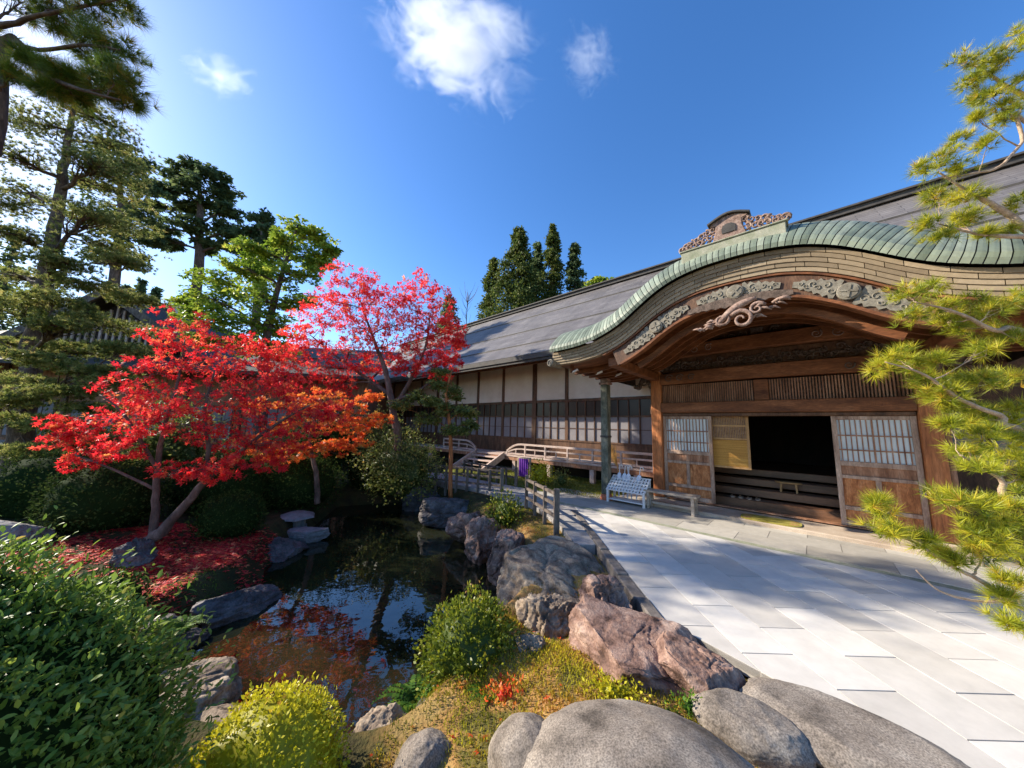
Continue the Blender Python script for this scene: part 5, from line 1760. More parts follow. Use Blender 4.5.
bush('leafy_shrub', 'olive green leafy shrub behind the low red maple, left of its trunks', 'shrub', (-9.6, 9.3, 0.9), (1.5, 0.9, 1.3), 0.085, 7000, M['olive_leaf'], 51, lump=0.5, shell=0.7)
bush('leafy_shrub', 'dark leafy shrub behind the low red maple, right of its trunks', 'shrub', (-6.0, 10.6, 0.9), (1.4, 0.9, 1.4), 0.085, 7000, M['dark_leaf'], 52, lump=0.5, shell=0.6)
bush('leafy_shrub', 'olive green leafy shrub between the orange maple and the scarlet maple', 'shrub', (-4.4, 10.9, 0.9), (1.0, 0.8, 1.2), 0.085, 5000, M['olive_leaf'], 53, lump=0.5, shell=0.7)
bush('ground_plant', 'low orange and green plant at the foot of the lime shrub', 'plant', (0.02, 2.62, -0.20), (0.16, 0.13, 0.10), 0.03, 420, M['maple_orange'], 28, lump=0.4, shell=0.8)
bush('ground_plant', 'low yellow plant along the foot of the big flat-topped pink rock', 'plant', (0.78, 2.52, -0.08), (0.22, 0.10, 0.10), 0.03, 600, M['yellow_leaf'], 29, lump=0.4, shell=0.8)
bush('ground_plant', 'low green weed between the split pink rock and the granite stones', 'plant', (1.30, 2.42, -0.08), (0.20, 0.07, 0.08), 0.028, 420, M['fern'], 30, lump=0.4, shell=0.8)
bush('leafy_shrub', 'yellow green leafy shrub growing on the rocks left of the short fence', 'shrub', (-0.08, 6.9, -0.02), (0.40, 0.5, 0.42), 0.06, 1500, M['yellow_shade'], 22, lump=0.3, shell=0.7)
bush('leafy_shrub', 'yellow shrub on the small lawn in front of the veranda', 'shrub', (0.95, 10.2, 0.30), (0.42, 0.42, 0.42), 0.06, 1300, M['yellow_leaf'], 23, lump=0.3, shell=0.7)
bush('leafy_shrub', 'small green shrub beside the yellow one before the veranda', 'shrub', (1.6, 10.0, 0.2), (0.28, 0.28, 0.32), 0.05, 700, M['olive_leaf'], 24, lump=0.3, shell=0.7)


# fallen leaves, moss tufts, ferns, lawn
def scatter(name, region, n, mat, size, seed, kind='blade', spread=None, lift=0.006, water_ok=False):
    rng = np.random.default_rng(seed)
    xs, ys = [p[0] for p in region], [p[1] for p in region]
    X = rng.uniform(min(xs), max(xs), n * 3); Y = rng.uniform(min(ys), max(ys), n * 3)
    ok = poly_sd(X, Y, region) < 0
    cl = np.array([mnoise.noise(Vector((x * 1.9, y * 1.9, seed))) for x, y in zip(X, Y)])
    ok &= rng.random(n * 3) < np.clip(0.55 + cl * 1.3, 0.03, 1)
    if not water_ok: ok &= poly_sd(X, Y, POND) > 0.1
    X, Y = X[ok][:n], Y[ok][:n]
    Z = height(X, Y) + lift
    m = len(X)
    pos = np.stack([X, Y, Z], 1)
    if kind == 'leaf':
        ax = rdirs(rng, m) * np.array([1, 1, 0.15]); nr = rdirs(rng, m) * 0.35 + np.array([0, 0, 1])
        o = leaves_obj(name, STAR3, pos, ax, nr, size * (0.6 + 0.7 * rng.random(m)), rng, mat, None, (0, 0, 0))
    else:
        ax = rdirs(rng, m) * 0.55 + np.array([0, 0, 1]); nr = rdirs(rng, m)
        o = leaves_obj(name, KITE, pos, ax, nr, size * (0.4 + 0.9 * rng.random(m)), rng, mat, None, (0, 0, 0), width=size * 0.45,
                       rnd=np.clip(0.5 + 0.9 * cl[ok][:n] + 0.35 * (rng.random(m) - 0.5), 0, 1))
    return tag(o, kind='stuff')


scatter('fallen_leaves', [(-6.6, 6.4), (-7.4, 4.8), (-5.2, 3.2), (-3.6, 3.5), (-3.3, 4.9), (-3.9, 5.8), (-4.3, 6.6)], 13000, M['fallen'], 0.055, 31, 'leaf', lift=0.012)
scatter('moss_tufts', [(-1.0, 1.4), (-0.7, 3.0), (0.0, 3.9), (0.9, 3.9), (1.4, 3.2), (1.5, 1.9), (0.6, 1.2)], 16000, M['moss_tuft'], 0.032, 32)
scatter('mound_moss', [(-0.5, 2.2), (-0.2, 2.9), (0.3, 3.3), (0.9, 2.6), (1.5, 2.5), (1.3, 2.3), (0.2, 2.3)], 5000, M['yellow_leaf'], 0.026, 37)
scatter('mound_leaves', [(-1.0, 1.4), (-0.7, 3.0), (0.0, 3.9), (0.9, 3.9), (1.4, 3.2), (1.5, 1.9), (0.6, 1.2)], 130, M['maple_orange'], 0.035, 36, 'leaf', lift=0.02)
scatter('bank_moss', [(-0.5, 4.6), (-0.3, 7.2), (-1.3, 8.6), (0.4, 8.2), (1.2, 6.0), (1.35, 4.0), (0.5, 3.8)], 6000, M['moss_tuft'], 0.035, 33)
scatter('left_bank_moss', [(-4.6, 3.4), (-3.5, 3.4), (-3.2, 4.4), (-4.2, 4.8)], 1500, M['fern'], 0.035, 35)


def lawn():
    poly = [(1.0, 9.3), (2.35, 8.4), (4.3, 10.2), (2.0, 12.6), (-1.0, 14.2), (-2.6, 13.0)]
    b = MB(); b.prism(poly, -0.2, -0.004)
    m = pmat('short_lawn', [(0.3, (0.10, 0.12, 0.02)), (0.6, (0.22, 0.23, 0.04)), (0.8, (0.34, 0.30, 0.08))], 5, (1, 1, 1), 0.95, 0.6, fine=0.3, fine_scale=90)
    tag(b.build('lawn', m), kind='structure')
    rng = np.random.default_rng(4)
    X = rng.uniform(-2.6, 4.3, 30000); Y = rng.uniform(8.4, 14.2, 30000)
    ok = poly_sd(X, Y, poly) < 0
    X, Y = X[ok], Y[ok]; m_ = len(X)
    tag(leaves_obj('lawn_grass', KITE, np.stack([X, Y, np.zeros(m_)], 1), rdirs(rng, m_) * 0.6 + np.array([0, 0, 1]), rdirs(rng, m_), 0.05, rng, M['moss_tuft'], None, (0, 0, 0), width=0.02, rnd=0.1 + 0.4 * rng.random(m_)), kind='stuff')


lawn()


def fern(x, y, z, seed, label, r=0.3, n=12):
    rng = np.random.default_rng(seed)
    t = empty('fern', (x, y, z), label, 'fern')
    pos, ax, nr, ln = [], [], [], []
    for k in range(n):
        a = 2 * math.pi * (k + rng.random() * 0.6) / n
        L = r * (0.7 + 0.5 * rng.random())
        d = Vector((math.cos(a), math.sin(a), 0))
        sd = Vector((-d.y, d.x, 0))
        for i in range(14):
            tt = i / 13
            p = Vector((x, y, z)) + d * (L * tt) + Vector((0, 0, L * (1.1 * tt - 1.0 * tt * tt)))
            for sg in (-1, 1):
                pos.append(p); ax.append(sd * sg + d * 0.5); nr.append(Vector((0, 0, 1)) - d * 0.3); ln.append(0.085 * r / 0.3 * (1 - 0.85 * tt) + 0.01)
    leaves_obj('fronds', KITE, np.array(pos), np.array(ax), np.array(nr), np.array(ln), rng, M['fern'], t, (x, y, z))


fern(-0.72, 2.95, -0.52, 1, 'green fern at the water edge left of the lime shrub', 0.30)
fern(-0.10, 2.70, -0.25, 2, 'small fern between the lime shrub and the orange moss', 0.2)
fern(1.72, 2.42, -0.12, 3, 'tiny fern at the foot of the split pink rock', 0.13, 8)
fern(-3.45, 3.75, -0.5, 4, 'dark fern hanging over the water from the left bank', 0.26)


# ------------------------------------------------------------------ trees
def V(p): return (p.x, p.y, p.z)


# big garden pine, left
def pads(lst, Y, rz=0.28, rnd=None):
    out = []
    for px, py, rpx, dy in lst:
        c = P(px, py, Y + dy)
        r = rpx * (Y + dy) / F_PX * 0.88
        out.append((c, (r, r * 0.9, max(0.16, r * rz))))
    return out


pb = P(12, 486, 8.4); pb.z = -0.05
trunk = [(pb, 0.25), (P(26, 400, 8.4), 0.20), (P(36, 330, 8.4), 0.17), (P(50, 255, 8.4), 0.14), (P(61, 190, 8.35), 0.11), (P(68, 140, 8.3), 0.07), (P(76, 95, 8.3), 0.04)]
pl = [(75, 105, 34, 0), (100, 120, 26, .4), (45, 125, 34, -.2), (110, 145, 30, .2), (15, 120, 26, .6), (95, 165, 28, -.5), (130, 170, 24, .4), (20, 160, 36, -.6), (110, 190, 34, .3), (30, 195, 34, .5), (88, 215, 30, -.7),
      (125, 225, 30, .3), (5, 205, 30, .2), (20, 235, 36, -.8), (100, 245, 32, .4), (60, 262, 26, -.9), (125, 262, 22, .2), (15, 275, 34, .4), (85, 285, 30, -.4), (20, 310, 36, -.7), (55, 325, 28, -.9),
      (110, 325, 34, -.2), (15, 345, 30, .5), (80, 350, 28, .3), (95, 372, 26, -.6), (20, 380, 30, -.5), (60, 392, 26, -.8), (95, 410, 24, -.3), (15, 420, 30, -.4), (62, 425, 24, -.7), (30, 452, 28, -.3), (80, 445, 22, -.6), (5, 300, 24, -.5), (125, 350, 26, -.4), (135, 300, 22, .1), (120, 385, 24, -.6), (45, 360, 28, -1.0), (5, 400, 26, -.9), (110, 440, 20, -.5), (50, 300, 30, -1.0)]
tree('garden_pine', 'tall old garden pine with layered pads at the left edge', 'pine tree', pb, trunk, pads(pl, 8.4), M['pine_left'], M['bark'], 0.10, style='pine', seed=2, sub=28, subr=0.37, per=14, branch_r=0.07, needles=20, needle_w=0.013, up=0.5, sag=-0.02)

# pine whose branch hangs over the top left corner (its trunk stands outside the frame)
ob = Vector((-6.3, 2.9, -0.1))
otr = [(ob, 0.17), (Vector((-6.1, 2.9, 1.6)), 0.15), (Vector((-5.7, 2.85, 3.0)), 0.12), (Vector((-5.0, 2.7, 4.2)), 0.08), (P(8, 40, 2.7), 0.035), (P(45, 75, 2.6), 0.022), (P(90, 92, 2.5), 0.012), (P(120, 100, 2.5), 0.008)]
st = [[(P(-60, 15, 2.7), 0.04), (P(0, 25, 2.6), 0.024), (P(40, 15, 2.5), 0.015), (P(90, 5, 2.5), 0.012), (P(125, -2, 2.5), 0.006)], [(P(8, 40, 2.7), 0.028), (P(40, 50, 2.6), 0.016), (P(85, 45, 2.55), 0.013), (P(120, 50, 2.5), 0.006)]]
ol = [(20, 5, 26, .1), (55, 8, 26, 0), (90, 5, 26, -.1), (118, 8, 22, 0), (60, 25, 20, .1), (90, 38, 26, 0), (115, 52, 26, 0), (95, 60, 24, .1), (120, 78, 24, -.1), (105, 90, 26, 0), (125, 98, 18, .1), (85, 85, 22, .1), (65, 78, 22, 0), (45, 70, 16, .1),
      (75, 98, 18, .1), (50, 92, 14, 0), (30, 62, 12, 0), (10, 72, 14, 0), (-20, 30, 30, .1), (-50, 50, 40, 0.2), (-70, -20, 40, 0.1), (10, -25, 34, 0), (60, -25, 34, 0), (105, -20, 26, .1)]
oc = []
for px, py, rp, dy in ol:
    c = P(px, py, 2.6 + dy); r = rp * 2.6 / F_PX * 0.6
    oc.append((c, (r, r, r * 0.7)))
tree('overhanging_pine', 'long needled pine branches hanging into the top left corner', 'pine tree', ob, otr, oc, M['pine_over'], M['bark'], 0.14, style='pine', seed=3, sub=9, subr=0.4, per=5, branch_r=0.02, needles=44, needle_w=0.0036, up=0.0, stems=st, sag=0.0)

# pine reaching in from the right
rb = Vector((7.4, 3.1, -0.02))
YR = 3.0
TX = 7.3
rt = [(rb, 0.16), (Vector((7.3, 3.1, 1.3)), 0.14), (Vector((7.25, 3.15, 2.6)), 0.12), (Vector((7.2, 3.2, 3.8)), 0.09), (Vector((7.0, 3.2, 5.0)), 0.05), (Vector((6.9, 3.15, 5.8)), 0.02)]
rs = [[(Vector((7.25, 3.15, 2.6)), 0.06), (P(1040, 238, YR), 0.034), (P(1010, 215, YR), 0.028), (P(986, 201, YR), 0.022), (P(960, 186, YR), 0.012), (P(938, 172, YR), 0.006)],
      [(P(1040, 238, YR), 0.026), (P(1000, 236, YR - .1), 0.018), (P(977, 234, YR - .1), 0.012), (P(940, 224, YR - .1), 0.005)],
      [(Vector((7.20, 3.2, 3.8)), 0.05), (P(1040, 110, YR + .1), 0.026), (P(1012, 90, YR + .1), 0.018), (P(975, 65, YR + .1), 0.008)],
      [(Vector((7.22, 3.2, 3.4)), 0.04), (P(1030, 125, YR), 0.016), (P(1022, 142, YR), 0.014), (P(999, 167, YR), 0.012), (P(974, 173, YR), 0.009), (P(945, 178, YR), 0.004)],
      [(Vector((7.25, 3.15, 2.1)), 0.06), (P(1035, 335, YR - .1), 0.028), (P(995, 330, YR - .2), 0.018), (P(955, 312, YR - .2), 0.012), (P(915, 302, YR - .2), 0.005)],
      [(Vector((7.30, 3.1, 1.9)), 0.06), (P(1035, 430, YR - .3), 0.03), (P(1000, 415, YR - .35), 0.02), (P(962, 400, YR - .4), 0.014), (P(925, 375, YR - .4), 0.009), (P(885, 362, YR - .4), 0.004)],
      [(Vector((7.30, 3.1, 1.6)), 0.05), (P(1035, 500, YR - .4), 0.026), (P(1000, 478, YR - .45), 0.016), (P(960, 455, YR - .5), 0.006)],
      [(Vector((7.3, 3.1, 1.2)), 0.03), (P(1090, 630, YR - .4), 0.020), (P(1045, 618, YR - .5), 0.018), (P(1008, 600, YR - .5), 0.016), (P(985, 583, YR - .5), 0.016), (P(948, 564, YR - .5), 0.012), (P(914, 542, YR - .5), 0.008), (P(884, 534, YR - .5), 0.004)],
      [(P(1008, 600, YR - .5), 0.012), (P(989, 602, YR - .5), 0.009), (P(960, 598, YR - .5), 0.008), (P(935, 588, YR - .5), 0.006), (P(916, 570, YR - .5), 0.003)],
      [(P(1030, 560, YR - .45), 0.02), (P(1000, 545, YR - .5), 0.014), (P(970, 530, YR - .5), 0.006)]]
rl = [(968, 58, 16), (985, 75, 18), (1008, 55, 20), (1015, 85, 20), (990, 95, 16), (1000, 108, 14), (1020, 35, 16), (968, 82, 12), (1005, 120, 10), (1022, 105, 14), (990, 62, 14), (977, 98, 10),
      (977, 118, 6), (958, 142, 13), (986, 145, 13), (942, 161, 15), (921, 170, 13), (961, 167, 13), (936, 195, 14), (958, 198, 18), (974, 195, 14), (927, 223, 14), (939, 236, 15), (955, 226, 14), (983, 235, 8), (967, 214, 12), (1015, 205, 14), (1005, 232, 10),
      (909, 296, 17), (930, 287, 16), (915, 314, 16), (942, 311, 15), (948, 323, 13), (972, 305, 17), (990, 311, 17), (1016, 302, 17), (995, 332, 17), (1013, 338, 17), (983, 350, 15), (960, 328, 12),
      (894, 356, 17), (882, 368, 14), (912, 365, 17), (936, 362, 10), (924, 380, 17), (960, 382, 18), (983, 380, 18), (1007, 380, 18), (948, 394, 17), (938, 400, 17), (958, 407, 17), (975, 417, 18), (999, 420, 19), (1016, 410, 18), (951, 424, 13),
      (989, 437, 18), (1012, 441, 18), (968, 451, 15), (982, 468, 17), (1009, 461, 18), (1022, 478, 17), (941, 498, 15), (962, 505, 17), (989, 512, 18), (1012, 505, 18), (975, 532, 18), (999, 535, 18), (1019, 529, 17), (985, 556, 15), (1009, 556, 16),
      (884, 515, 13), (890, 531, 15), (880, 505, 9), (924, 541, 11), (939, 551, 10), (1012, 583, 13), (1000, 598, 10), (1010, 623, 13), (955, 560, 8)]
rc = []
rr_ = random.Random(8)
for px, py, rp in rl:
    dy = -0.5 * min(1, max(0, (py - 250) / 250)) + rr_.uniform(-0.12, 0.12)
    c = P(px, py, YR + dy); r = rp * 0.8 * (YR + dy) / F_PX * 0.62
    rc.append((c, (r, r, r)))
tree('side_pine', 'yellow green pine reaching in from the right edge before the porch', 'pine tree', rb, rt, rc, M['pine_near'], M['bark_pale'], 0.10, style='pine', seed=4, sub=7, subr=0.55, per=4, branch_r=0.008, needles=32, needle_w=0.0040, up=0.35, stems=rs, sag=-0.05)


# maples
def cl(lst, Y, k=0.8, rz=0.3):
    out = []
    for px, py, rpx, dy in lst:
        c = P(px, py, Y + dy); r = rpx * (Y + dy) / F_PX * k
        out.append((c, (r, r * 0.95, r * rz)))
    return out


mb = G(150, 542, -0.3); mb.z = -0.3
Ya = mb.y
ta = [(mb, 0.12), (P(172, 520, Ya), 0.068), (P(205, 482, Ya + .1), 0.054), (P(240, 452, Ya + .2), 0.036), (P(275, 425, Ya + .3), 0.025), (P(310, 405, Ya + .4), 0.013)]
sa = [[(P(153, 540, Ya), 0.065), (P(156, 500, Ya), 0.050), (P(158, 460, Ya), 0.040), (P(165, 425, Ya - .1), 0.029), (P(178, 380, Ya - .1), 0.020), (P(185, 340, Ya), 0.010)],
      [(P(158, 470, Ya), 0.032), (P(140, 440, Ya - .2), 0.025), (P(120, 410, Ya - .3), 0.016), (P(100, 395, Ya - .3), 0.009)],
      [(P(205, 482, Ya + .1), 0.036), (P(208, 450, Ya - .1), 0.030), (P(205, 410, Ya - .2), 0.022), (P(215, 370, Ya - .2), 0.012)],
      [(P(156, 490, Ya), 0.025), (P(110, 468, Ya - .1), 0.017), (P(75, 455, Ya - .2), 0.009)]]
la = [(185, 325, 24, 0), (165, 345, 24, -.2), (205, 345, 24, .2), (150, 370, 26, -.3), (190, 365, 28, 0), (225, 365, 26, .3), (128, 392, 26, -.2), (165, 395, 28, .2), (205, 395, 28, -.3), (240, 390, 28, .2), (270, 395, 24, .4), (115, 418, 24, 0),
      (150, 420, 26, -.3), (190, 425, 24, -.5), (230, 422, 28, -.1), (265, 422, 26, .3), (298, 412, 24, .4), (90, 435, 20, .1), (65, 440, 18, -.1), (125, 445, 20, -.4), (170, 410, 22, -.5), (255, 445, 22, 0), (285, 440, 20, .2), (180, 472, 18, -.3), (210, 470, 16, -.4),
      (240, 465, 18, -.2), (270, 462, 16, .1), (85, 462, 16, 0), (140, 405, 22, .3), (215, 440, 20, .4), (255, 372, 22, .5), (285, 385, 20, .6), (320, 420, 20, .5), (335, 405, 18, .6), (60, 425, 14, 0), (110, 452, 16, -.2)]
tree('red_maple', 'low spreading red maple with several leaning trunks beside the pond', 'maple tree', mb, ta, cl(la, Ya, 1.1, 0.7), M['maple_red'], M['bark_maple'], 0.060, seed=5, sub=30, subr=0.16, per=10, flat=0.9, stems=sa, branch_r=0.022, tpl=STAR3, up=0.45, sag=0.1)

m2 = P(398, 480, 9.6); m2.z = -0.25
Yb = 9.6
tb = [(m2, 0.15), (P(398, 440, Yb), 0.12), (P(392, 405, Yb), 0.10), (P(385, 370, Yb), 0.07), (P(372, 335, Yb), 0.04), (P(360, 300, Yb), 0.018)]
sb = [[(P(394, 410, Yb), 0.07), (P(410, 380, Yb - .1), 0.055), (P(425, 350, Yb - .2), 0.035), (P(430, 315, Yb - .2), 0.016)], [(P(390, 395, Yb), 0.06), (P(362, 375, Yb + .2), 0.045), (P(335, 355, Yb + .3), 0.028), (P(310, 335, Yb + .4), 0.014)],
      [(P(396, 400, Yb), 0.05), (P(420, 390, Yb - .3), 0.035), (P(448, 365, Yb - .4), 0.015)]]
lb = [(345, 280, 22, 0), (365, 285, 22, -.2), (330, 295, 22, .3), (350, 305, 24, -.3), (375, 305, 24, .2), (400, 295, 24, .3), (420, 285, 22, 0), (412, 310, 26, -.4), (435, 305, 24, .2), (448, 322, 20, 0), (425, 330, 26, -.3), (395, 325, 28, 0), (365, 328, 28, -.4),
      (335, 320, 26, .2), (312, 315, 22, .4), (320, 342, 24, .1), (350, 350, 26, -.3), (385, 348, 26, .3), (415, 350, 26, -.2), (442, 345, 22, .1), (458, 340, 14, 0), (300, 340, 20, .4), (295, 362, 22, .3), (330, 368, 22, -.2), (365, 368, 20, .3), (430, 365, 20, -.3), (450, 362, 14, 0), (405, 368, 16, -.3), (280, 350, 18, .5), (340, 385, 18, 0), (262, 365, 20, .3), (285, 378, 22, .2), (310, 388, 20, .1), (250, 345, 16, .4), (440, 378, 12, .1)]
tree('red_maple', 'taller scarlet maple in front of the hall roof', 'maple tree', m2, tb, cl(lb, Yb, 1.05, 0.75), M['maple_red'], M['bark_maple'], 0.078, seed=6, sub=34, subr=0.18, per=15, flat=0.9, stems=sb, branch_r=0.03, tpl=STAR3, up=0.4)

m3 = P(318, 500, 8.0); m3.z = -0.2
tc_ = [(m3, 0.07), (P(316, 470, 8), 0.055), (P(310, 440, 8), 0.04), (P(318, 410, 8), 0.02)]
lc = [(262, 445, 22, -.3), (285, 425, 22, .2), (300, 405, 24, 0), (325, 400, 24, .3), (350, 405, 22, .1), (310, 425, 26, -.2), (335, 425, 26, -.3), (360, 425, 20, .2), (280, 455, 20, 0), (305, 450, 22, -.3), (332, 448, 22, .2), (355, 445, 18, .1), (378, 420, 16, .2), (370, 398, 14, .2), (260, 405, 18, .3)]
tree('orange_maple', 'small orange maple between the two red ones', 'maple tree', m3, tc_, cl(lc, 7.9, 0.95, 0.55), M['maple_orange'], M['bark_maple'], 0.075, seed=7, sub=28, subr=0.2, per=13, flat=0.4, branch_r=0.018, tpl=STAR3, up=0.4)

# thin olive tree right of the maples
m4 = P(452, 470, 9.0); m4.z = -0.2
td_ = [(m4, 0.06), (P(450, 430, 9), 0.05), (P(446, 395, 9), 0.04), (P(452, 370, 9), 0.02)]
ld = [(440, 385, 14, 0), (458, 395, 16, .2), (430, 402, 16, -.2), (466, 412, 14, .1), (445, 410, 16, 0), (425, 420, 16, .2), (472, 425, 10, 0), (440, 372, 10, 0), (455, 430, 14, -.2), (415, 395, 14, .1), (400, 405, 14, -.1)]
tree('olive_tree', 'slender olive green tree with reddish trunk in front of the hall wall', 'tree', m4, td_, cl(ld, 9.0, 0.85, 0.5), M['olive_leaf'], M['wood_pillar'], 0.09, seed=8, sub=14, subr=0.45, per=44, flat=0.7, branch_r=0.018)

# bright green tree behind the maples
m5 = P(258, 470, 13.5); m5.z = -0.1
te = [(m5, 0.24), (P(262, 400, 13.5), 0.20), (P(268, 330, 13.5), 0.15), (P(282, 275, 13.5), 0.09), (P(298, 225, 13.5), 0.03)]
le = [(300, 228, 18, 0), (320, 238, 16, .3), (285, 240, 18, -.3), (310, 255, 20, 0), (270, 255, 22, .4), (250, 250, 18, 0), (240, 268, 24, -.4), (265, 275, 26, .2), (295, 275, 24, -.3), (320, 265, 16, .2), (215, 280, 22, .3), (205, 300, 24, -.2), (235, 295, 28, .4), (265, 300, 28, -.5), (295, 300, 22, .3),
      (190, 315, 22, 0), (220, 320, 26, -.4), (250, 325, 28, 0), (280, 325, 24, .3), (240, 345, 24, .4), (205, 340, 20, .2), (185, 300, 14, .4), (275, 350, 22, .3), (330, 250, 10, 0)]
tree('green_tree', 'bright yellow green layered tree behind the low red maple', 'tree', m5, te, cl(le, 13.5, 1.0, 0.5), M['green_tree'], M['bark'], 0.17, seed=9, sub=24, subr=0.32, per=34, flat=0.4, branch_r=0.06, up=0.6, droop=0.15)


# far conifers
def conifer(label, base, h, r, mat, seed, n=9000, leaf=0.34, group=None, name='conifer', top=0.03, bare=0.1, lobes=60):
    rng = np.random.default_rng(seed)
    t = empty(name, base, label, 'conifer', group)
    b = MB()
    b.tube([base, base + Vector((0, 0, h * 0.5)), base + Vector((0, 0, h * 0.98))], [h * 0.016, h * 0.010, h * 0.002], 8)
    # boughs in whorls, every bough carrying hanging sprays
    pos, ax, nr = [], [], []
    per = n // (lobes * 3)
    for k in range(lobes * 3):
        tt = bare + (1 - bare) * ((k + rng.random()) / (lobes * 3))
        R_ = r * ((1 - tt) ** 0.68 * (1 - top) + top) * (0.65 + 0.5 * rng.random()) * min(1, (tt - bare) / 0.12 + 0.55)
        a = rng.random() * 2 * math.pi
        d = np.array([math.cos(a), math.sin(a), 0])
        z = tt * h * 0.97
        p0 = np.array(base) + np.array([0, 0, z]); p1 = p0 + d * R_ + np.array([0, 0, -0.18 * R_ + 0.1 * R_ * rng.random()])
        if k % 2 == 0: b.tube([Vector(p0), Vector((p0 + p1) / 2 + np.array([0, 0, 0.06 * R_])), Vector(p1)], [h * 0.004, h * 0.003, h * 0.001], 4, False)
        m = per
        s = rng.random((m, 1)) ** 0.6
        q = p0 + (p1 - p0) * s + rng.normal(size=(m, 3)) * (0.14 * R_ + 0.12) * np.array([1, 1, 0.8]) * (1.15 - 0.4 * s)
        pos.append(q); ax.append(d * 0.7 + rng.normal(size=(m, 3)) * 0.7 + np.array([0, 0, -0.2])); nr.append(rng.normal(size=(m, 3)) * 0.8 + np.array([0, 0, 0.5]))
    pos = np.concatenate(pos); ax = np.concatenate(ax); nr = np.concatenate(nr)
    b.build('trunk', M['bark'], t, base, recalc=False)
    leaves_obj('crown', KITE, pos, ax, nr, leaf * (0.6 + 0.7 * rng.random(len(pos))), rng, mat, t, base, width=leaf * 1.1 * np.ones(len(pos)))
    return t


def conif_at(label, px, ptop, Y, rpx, mat, seed, **k):
    tp = P(px, ptop, Y); base = Vector((tp.x, tp.y, 0))
    return conifer(label, base, tp.z, rpx * Y / F_PX, mat, seed, **k)


grp = 'tall cedars behind the hall'
conif_at('bushy cedar behind the hall ridge, leftmost of the cedar cluster', 519, 224, 38, 52, M['cedar'], 41, group=grp, name='cedar', n=32000, leaf=0.34)
conif_at('slim tallest cedar in the middle of the cluster behind the ridge', 553, 220, 40, 26, M['cedar'], 42, group=grp, name='cedar', n=22000, leaf=0.32)
conif_at('dark slim cedar at the right end of the cedar cluster', 575, 238, 39, 26, M['conifer'], 43, group=grp, name='cedar', n=22000, leaf=0.32)
conif_at('cedar filling the gap between the bushy and the tallest one', 537, 238, 42, 30, M['conifer'], 44, group=grp, name='cedar', n=22000, leaf=0.34)
conif_at('short cedar with sparse top at the left foot of the cluster', 494, 254, 41, 28, M['cedar'], 45, group=grp, name='cedar', n=16000, leaf=0.34)
conif_at('dark conifer top showing between the scarlet maple and the cedars', 450, 292, 44, 34, M['conifer'], 46, name='conifer', n=5000, leaf=0.45)

# light green round tree right of the cedars
m6 = P(600, 300, 34); m6.z = 0
tf = [(m6, 0.3), (P(600, 310, 34), 0.2), (P(600, 280, 34), 0.05)]
lf = [(600, 280, 10, 0), (592, 288, 9, .5), (608, 286, 9, -.5), (600, 298, 13, 0), (588, 300, 9, 0), (612, 298, 10, 0)]
tree('green_tree', 'pale green round tree peeping over the hall ridge right of the cedars', 'tree', m6, tf, cl(lf, 34, 0.9, 0.8), M['green_tree'], M['bark'], 0.4, seed=10, sub=12, subr=0.45, per=50, flat=0.8, branch_r=0.08)

# round topped conifer and its neighbour behind the garden house
m7 = P(200, 300, 26); m7.z = 0
tg = [(m7, 0.45), (P(198, 270, 26), 0.34), (P(200, 215, 26), 0.24), (P(198, 165, 26), 0.06)]
lg = [(195, 168, 16, 0), (180, 175, 18, .6), (212, 176, 18, -.5), (225, 192, 16, .5), (165, 188, 16, -.6), (200, 188, 22, -.8), (155, 208, 14, .5), (182, 205, 22, .4), (212, 206, 20, .6), (232, 212, 14, 0), (160, 228, 18, .5), (190, 226, 20, -.7), (220, 228, 18, .4), (235, 235, 12, 0), (172, 242, 14, .4), (205, 245, 14, .4), (225, 246, 10, 0), (150, 236, 10, .3)]
tree('tall_conifer', 'tall dark round topped conifer with bare trunk against the sky', 'conifer', m7, tg, cl(lg, 26, 0.85, 0.6), M['conifer'], M['bark'], 0.36, seed=11, sub=15, subr=0.36, per=56, flat=0.7, branch_r=0.12, droop=0.4, up=0.4)
m8 = P(262, 300, 24); m8.z = 0
th = [(m8, 0.35), (P(262, 260, 24), 0.25), (P(262, 215, 24), 0.05)]
lh = [(262, 218, 14, 0), (250, 232, 14, .4), (274, 232, 12, -.4), (262, 245, 18, 0), (245, 252, 14, .3), (280, 250, 12, 0), (258, 266, 18, 0)]
tree('tall_conifer', 'smaller dark conifer behind the bright green tree', 'conifer', m8, th, cl(lh, 24, 0.85, 0.7), M['conifer'], M['bark'], 0.34, seed=12, sub=14, subr=0.4, per=50, flat=0.7, branch_r=0.1, droop=0.3)
m9 = P(118, 300, 23); m9.z = 0
ti = [(m9, 0.4), (P(118, 250, 23), 0.28), (P(120, 190, 23), 0.16), (P(118, 145, 23), 0.04)]
li = [(118, 148, 18, 0), (100, 160, 20, .5), (138, 165, 18, -.4), (120, 178, 26, 0), (90, 185, 20, .5), (150, 192, 18, -.3), (110, 205, 26, .6), (140, 212, 22, -.5), (95, 220, 22, .3), (125, 235, 26, -.6), (152, 238, 16, 0), (100, 250, 22, .5), (130, 260, 18, 0)]
tree('tall_conifer', 'blue green conifer standing right behind the layered garden pine', 'conifer', m9, ti, cl(li, 23, 0.85, 0.6), M['conifer'], M['bark'], 0.30, seed=13, sub=14, subr=0.38, per=50, flat=0.7, branch_r=0.1, droop=0.3)
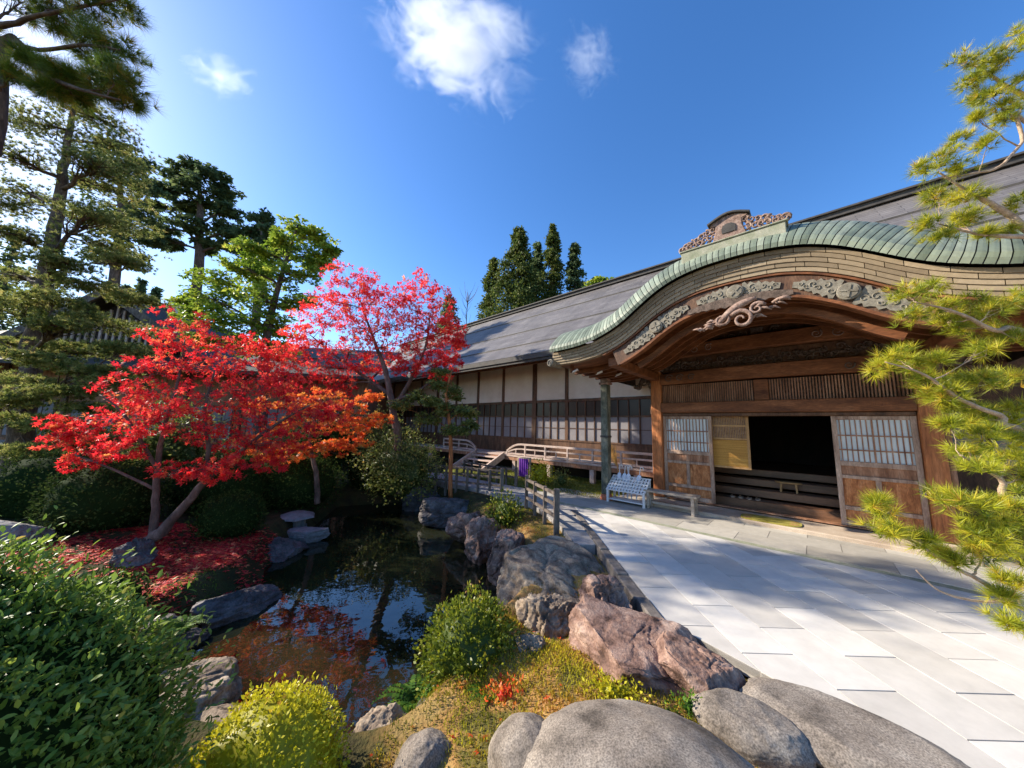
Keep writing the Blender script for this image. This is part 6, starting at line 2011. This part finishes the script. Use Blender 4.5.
for k, (px, py, lab) in enumerate(((143, 276, 'far hazy conifer in the gap right of the garden house gable'), (128, 282, 'far hazy conifer just behind the garden house gable'), (158, 284, 'far hazy conifer near the white vent pipe'), (20, 225, 'far conifer behind the layered pine at the left edge'), (60, 240, 'far conifer behind the trunk of the layered pine'))):
    conif_at(lab, px, py, 60, 9 if k < 3 else 22, M['conifer'], 60 + k, name='conifer', n=2600, leaf=0.8)
# bare young tree
p = P(466, 330, 20); p.z = 0
t = empty('bare_tree', p, 'thin leafless young tree between the scarlet maple and the hall ridge', 'tree')
b = MB()
tipz = P(466, 292, 20).z
b.tube([p, Vector((p.x, p.y, tipz))], [0.06, 0.012], 6)
rng = np.random.default_rng(9)
for k in range(26):
    z = tipz * (0.72 + 0.27 * rng.random())
    a = rng.random() * 6.28
    L = 0.5 + 0.7 * rng.random()
    p0 = Vector((p.x, p.y, z))
    b.tube([p0, p0 + Vector((math.cos(a) * L * 0.4, math.sin(a) * L * 0.4, L * 0.5)), p0 + Vector((math.cos(a) * L * 0.6, math.sin(a) * L * 0.6, L))], [0.014, 0.009, 0.004], 4, False)
b.build('branches', M['bark_maple'], t, p, recalc=False)


# ------------------------------------------------------------------ clouds
def cloud(label, px, py, rpx, Y, seed, stretch=(1, 0.8, 0.7), dens=0.05, thr=0.52):
    c = P(px, py, Y)
    r = rpx * Y / F_PX
    m = bpy.data.materials.new('cloud_vapour')
    m.use_nodes = True
    n, l = m.node_tree.nodes, m.node_tree.links
    n.remove(n['Principled BSDF'])
    v = n.new('ShaderNodeVolumePrincipled')
    v.inputs['Color'].default_value = (0.95, 0.96, 0.98, 1)
    v.inputs['Anisotropy'].default_value = 0.45
    tc = n.new('ShaderNodeTexCoord')
    t = n.new('ShaderNodeTexNoise'); t.inputs['Scale'].default_value = 2.5; t.inputs['Detail'].default_value = 9; t.inputs['Roughness'].default_value = 0.68; t.inputs['Distortion'].default_value = 0.9
    mp = n.new('ShaderNodeMapping'); mp.inputs['Location'].default_value = (seed * 3.7, seed, 0)
    l.new(tc.outputs['Object'], mp.inputs['Vector']); l.new(mp.outputs[0], t.inputs['Vector'])
    ln = n.new('ShaderNodeVectorMath'); ln.operation = 'LENGTH'; l.new(tc.outputs['Object'], ln.inputs[0])
    fo = n.new('ShaderNodeMath'); fo.operation = 'MULTIPLY_ADD'; fo.inputs[1].default_value = -0.42; fo.inputs[2].default_value = 0.22
    l.new(ln.outputs['Value'], fo.inputs[0])
    ad = n.new('ShaderNodeMath'); ad.operation = 'ADD'; l.new(t.outputs['Fac'], ad.inputs[0]); l.new(fo.outputs[0], ad.inputs[1])
    mr = n.new('ShaderNodeMapRange'); mr.inputs['From Min'].default_value = thr - 0.04; mr.inputs['From Max'].default_value = thr + 0.22; mr.inputs['To Max'].default_value = dens
    l.new(ad.outputs[0], mr.inputs['Value']); l.new(mr.outputs[0], v.inputs['Density'])
    l.new(v.outputs[0], n['Material Output'].inputs['Volume'])
    bm = bmesh.new(); bmesh.ops.create_icosphere(bm, subdivisions=3, radius=1.0)
    me = bpy.data.meshes.new('cloud'); bm.to_mesh(me); bm.free()
    o = link_mesh(me, 'cloud', m)
    o.location = c; o.scale = (r * stretch[0], r * stretch[1], r * stretch[2])
    o.rotation_euler = (0, 0, 0.2)
    return tag(o, label, 'cloud', kind='stuff')


cloud('bright white cloud patch high above the hall', 462, 45, 120, 700, 1, (1, 0.5, 0.8), 0.016, 0.50)
cloud('small thin cloud wisp right of the bright cloud', 588, 58, 62, 700, 2, (0.8, 0.5, 0.9), 0.009, 0.53)
cloud('small faint cloud puff above the round topped conifer', 222, 76, 52, 700, 3, (1, 0.5, 0.7), 0.008, 0.53)
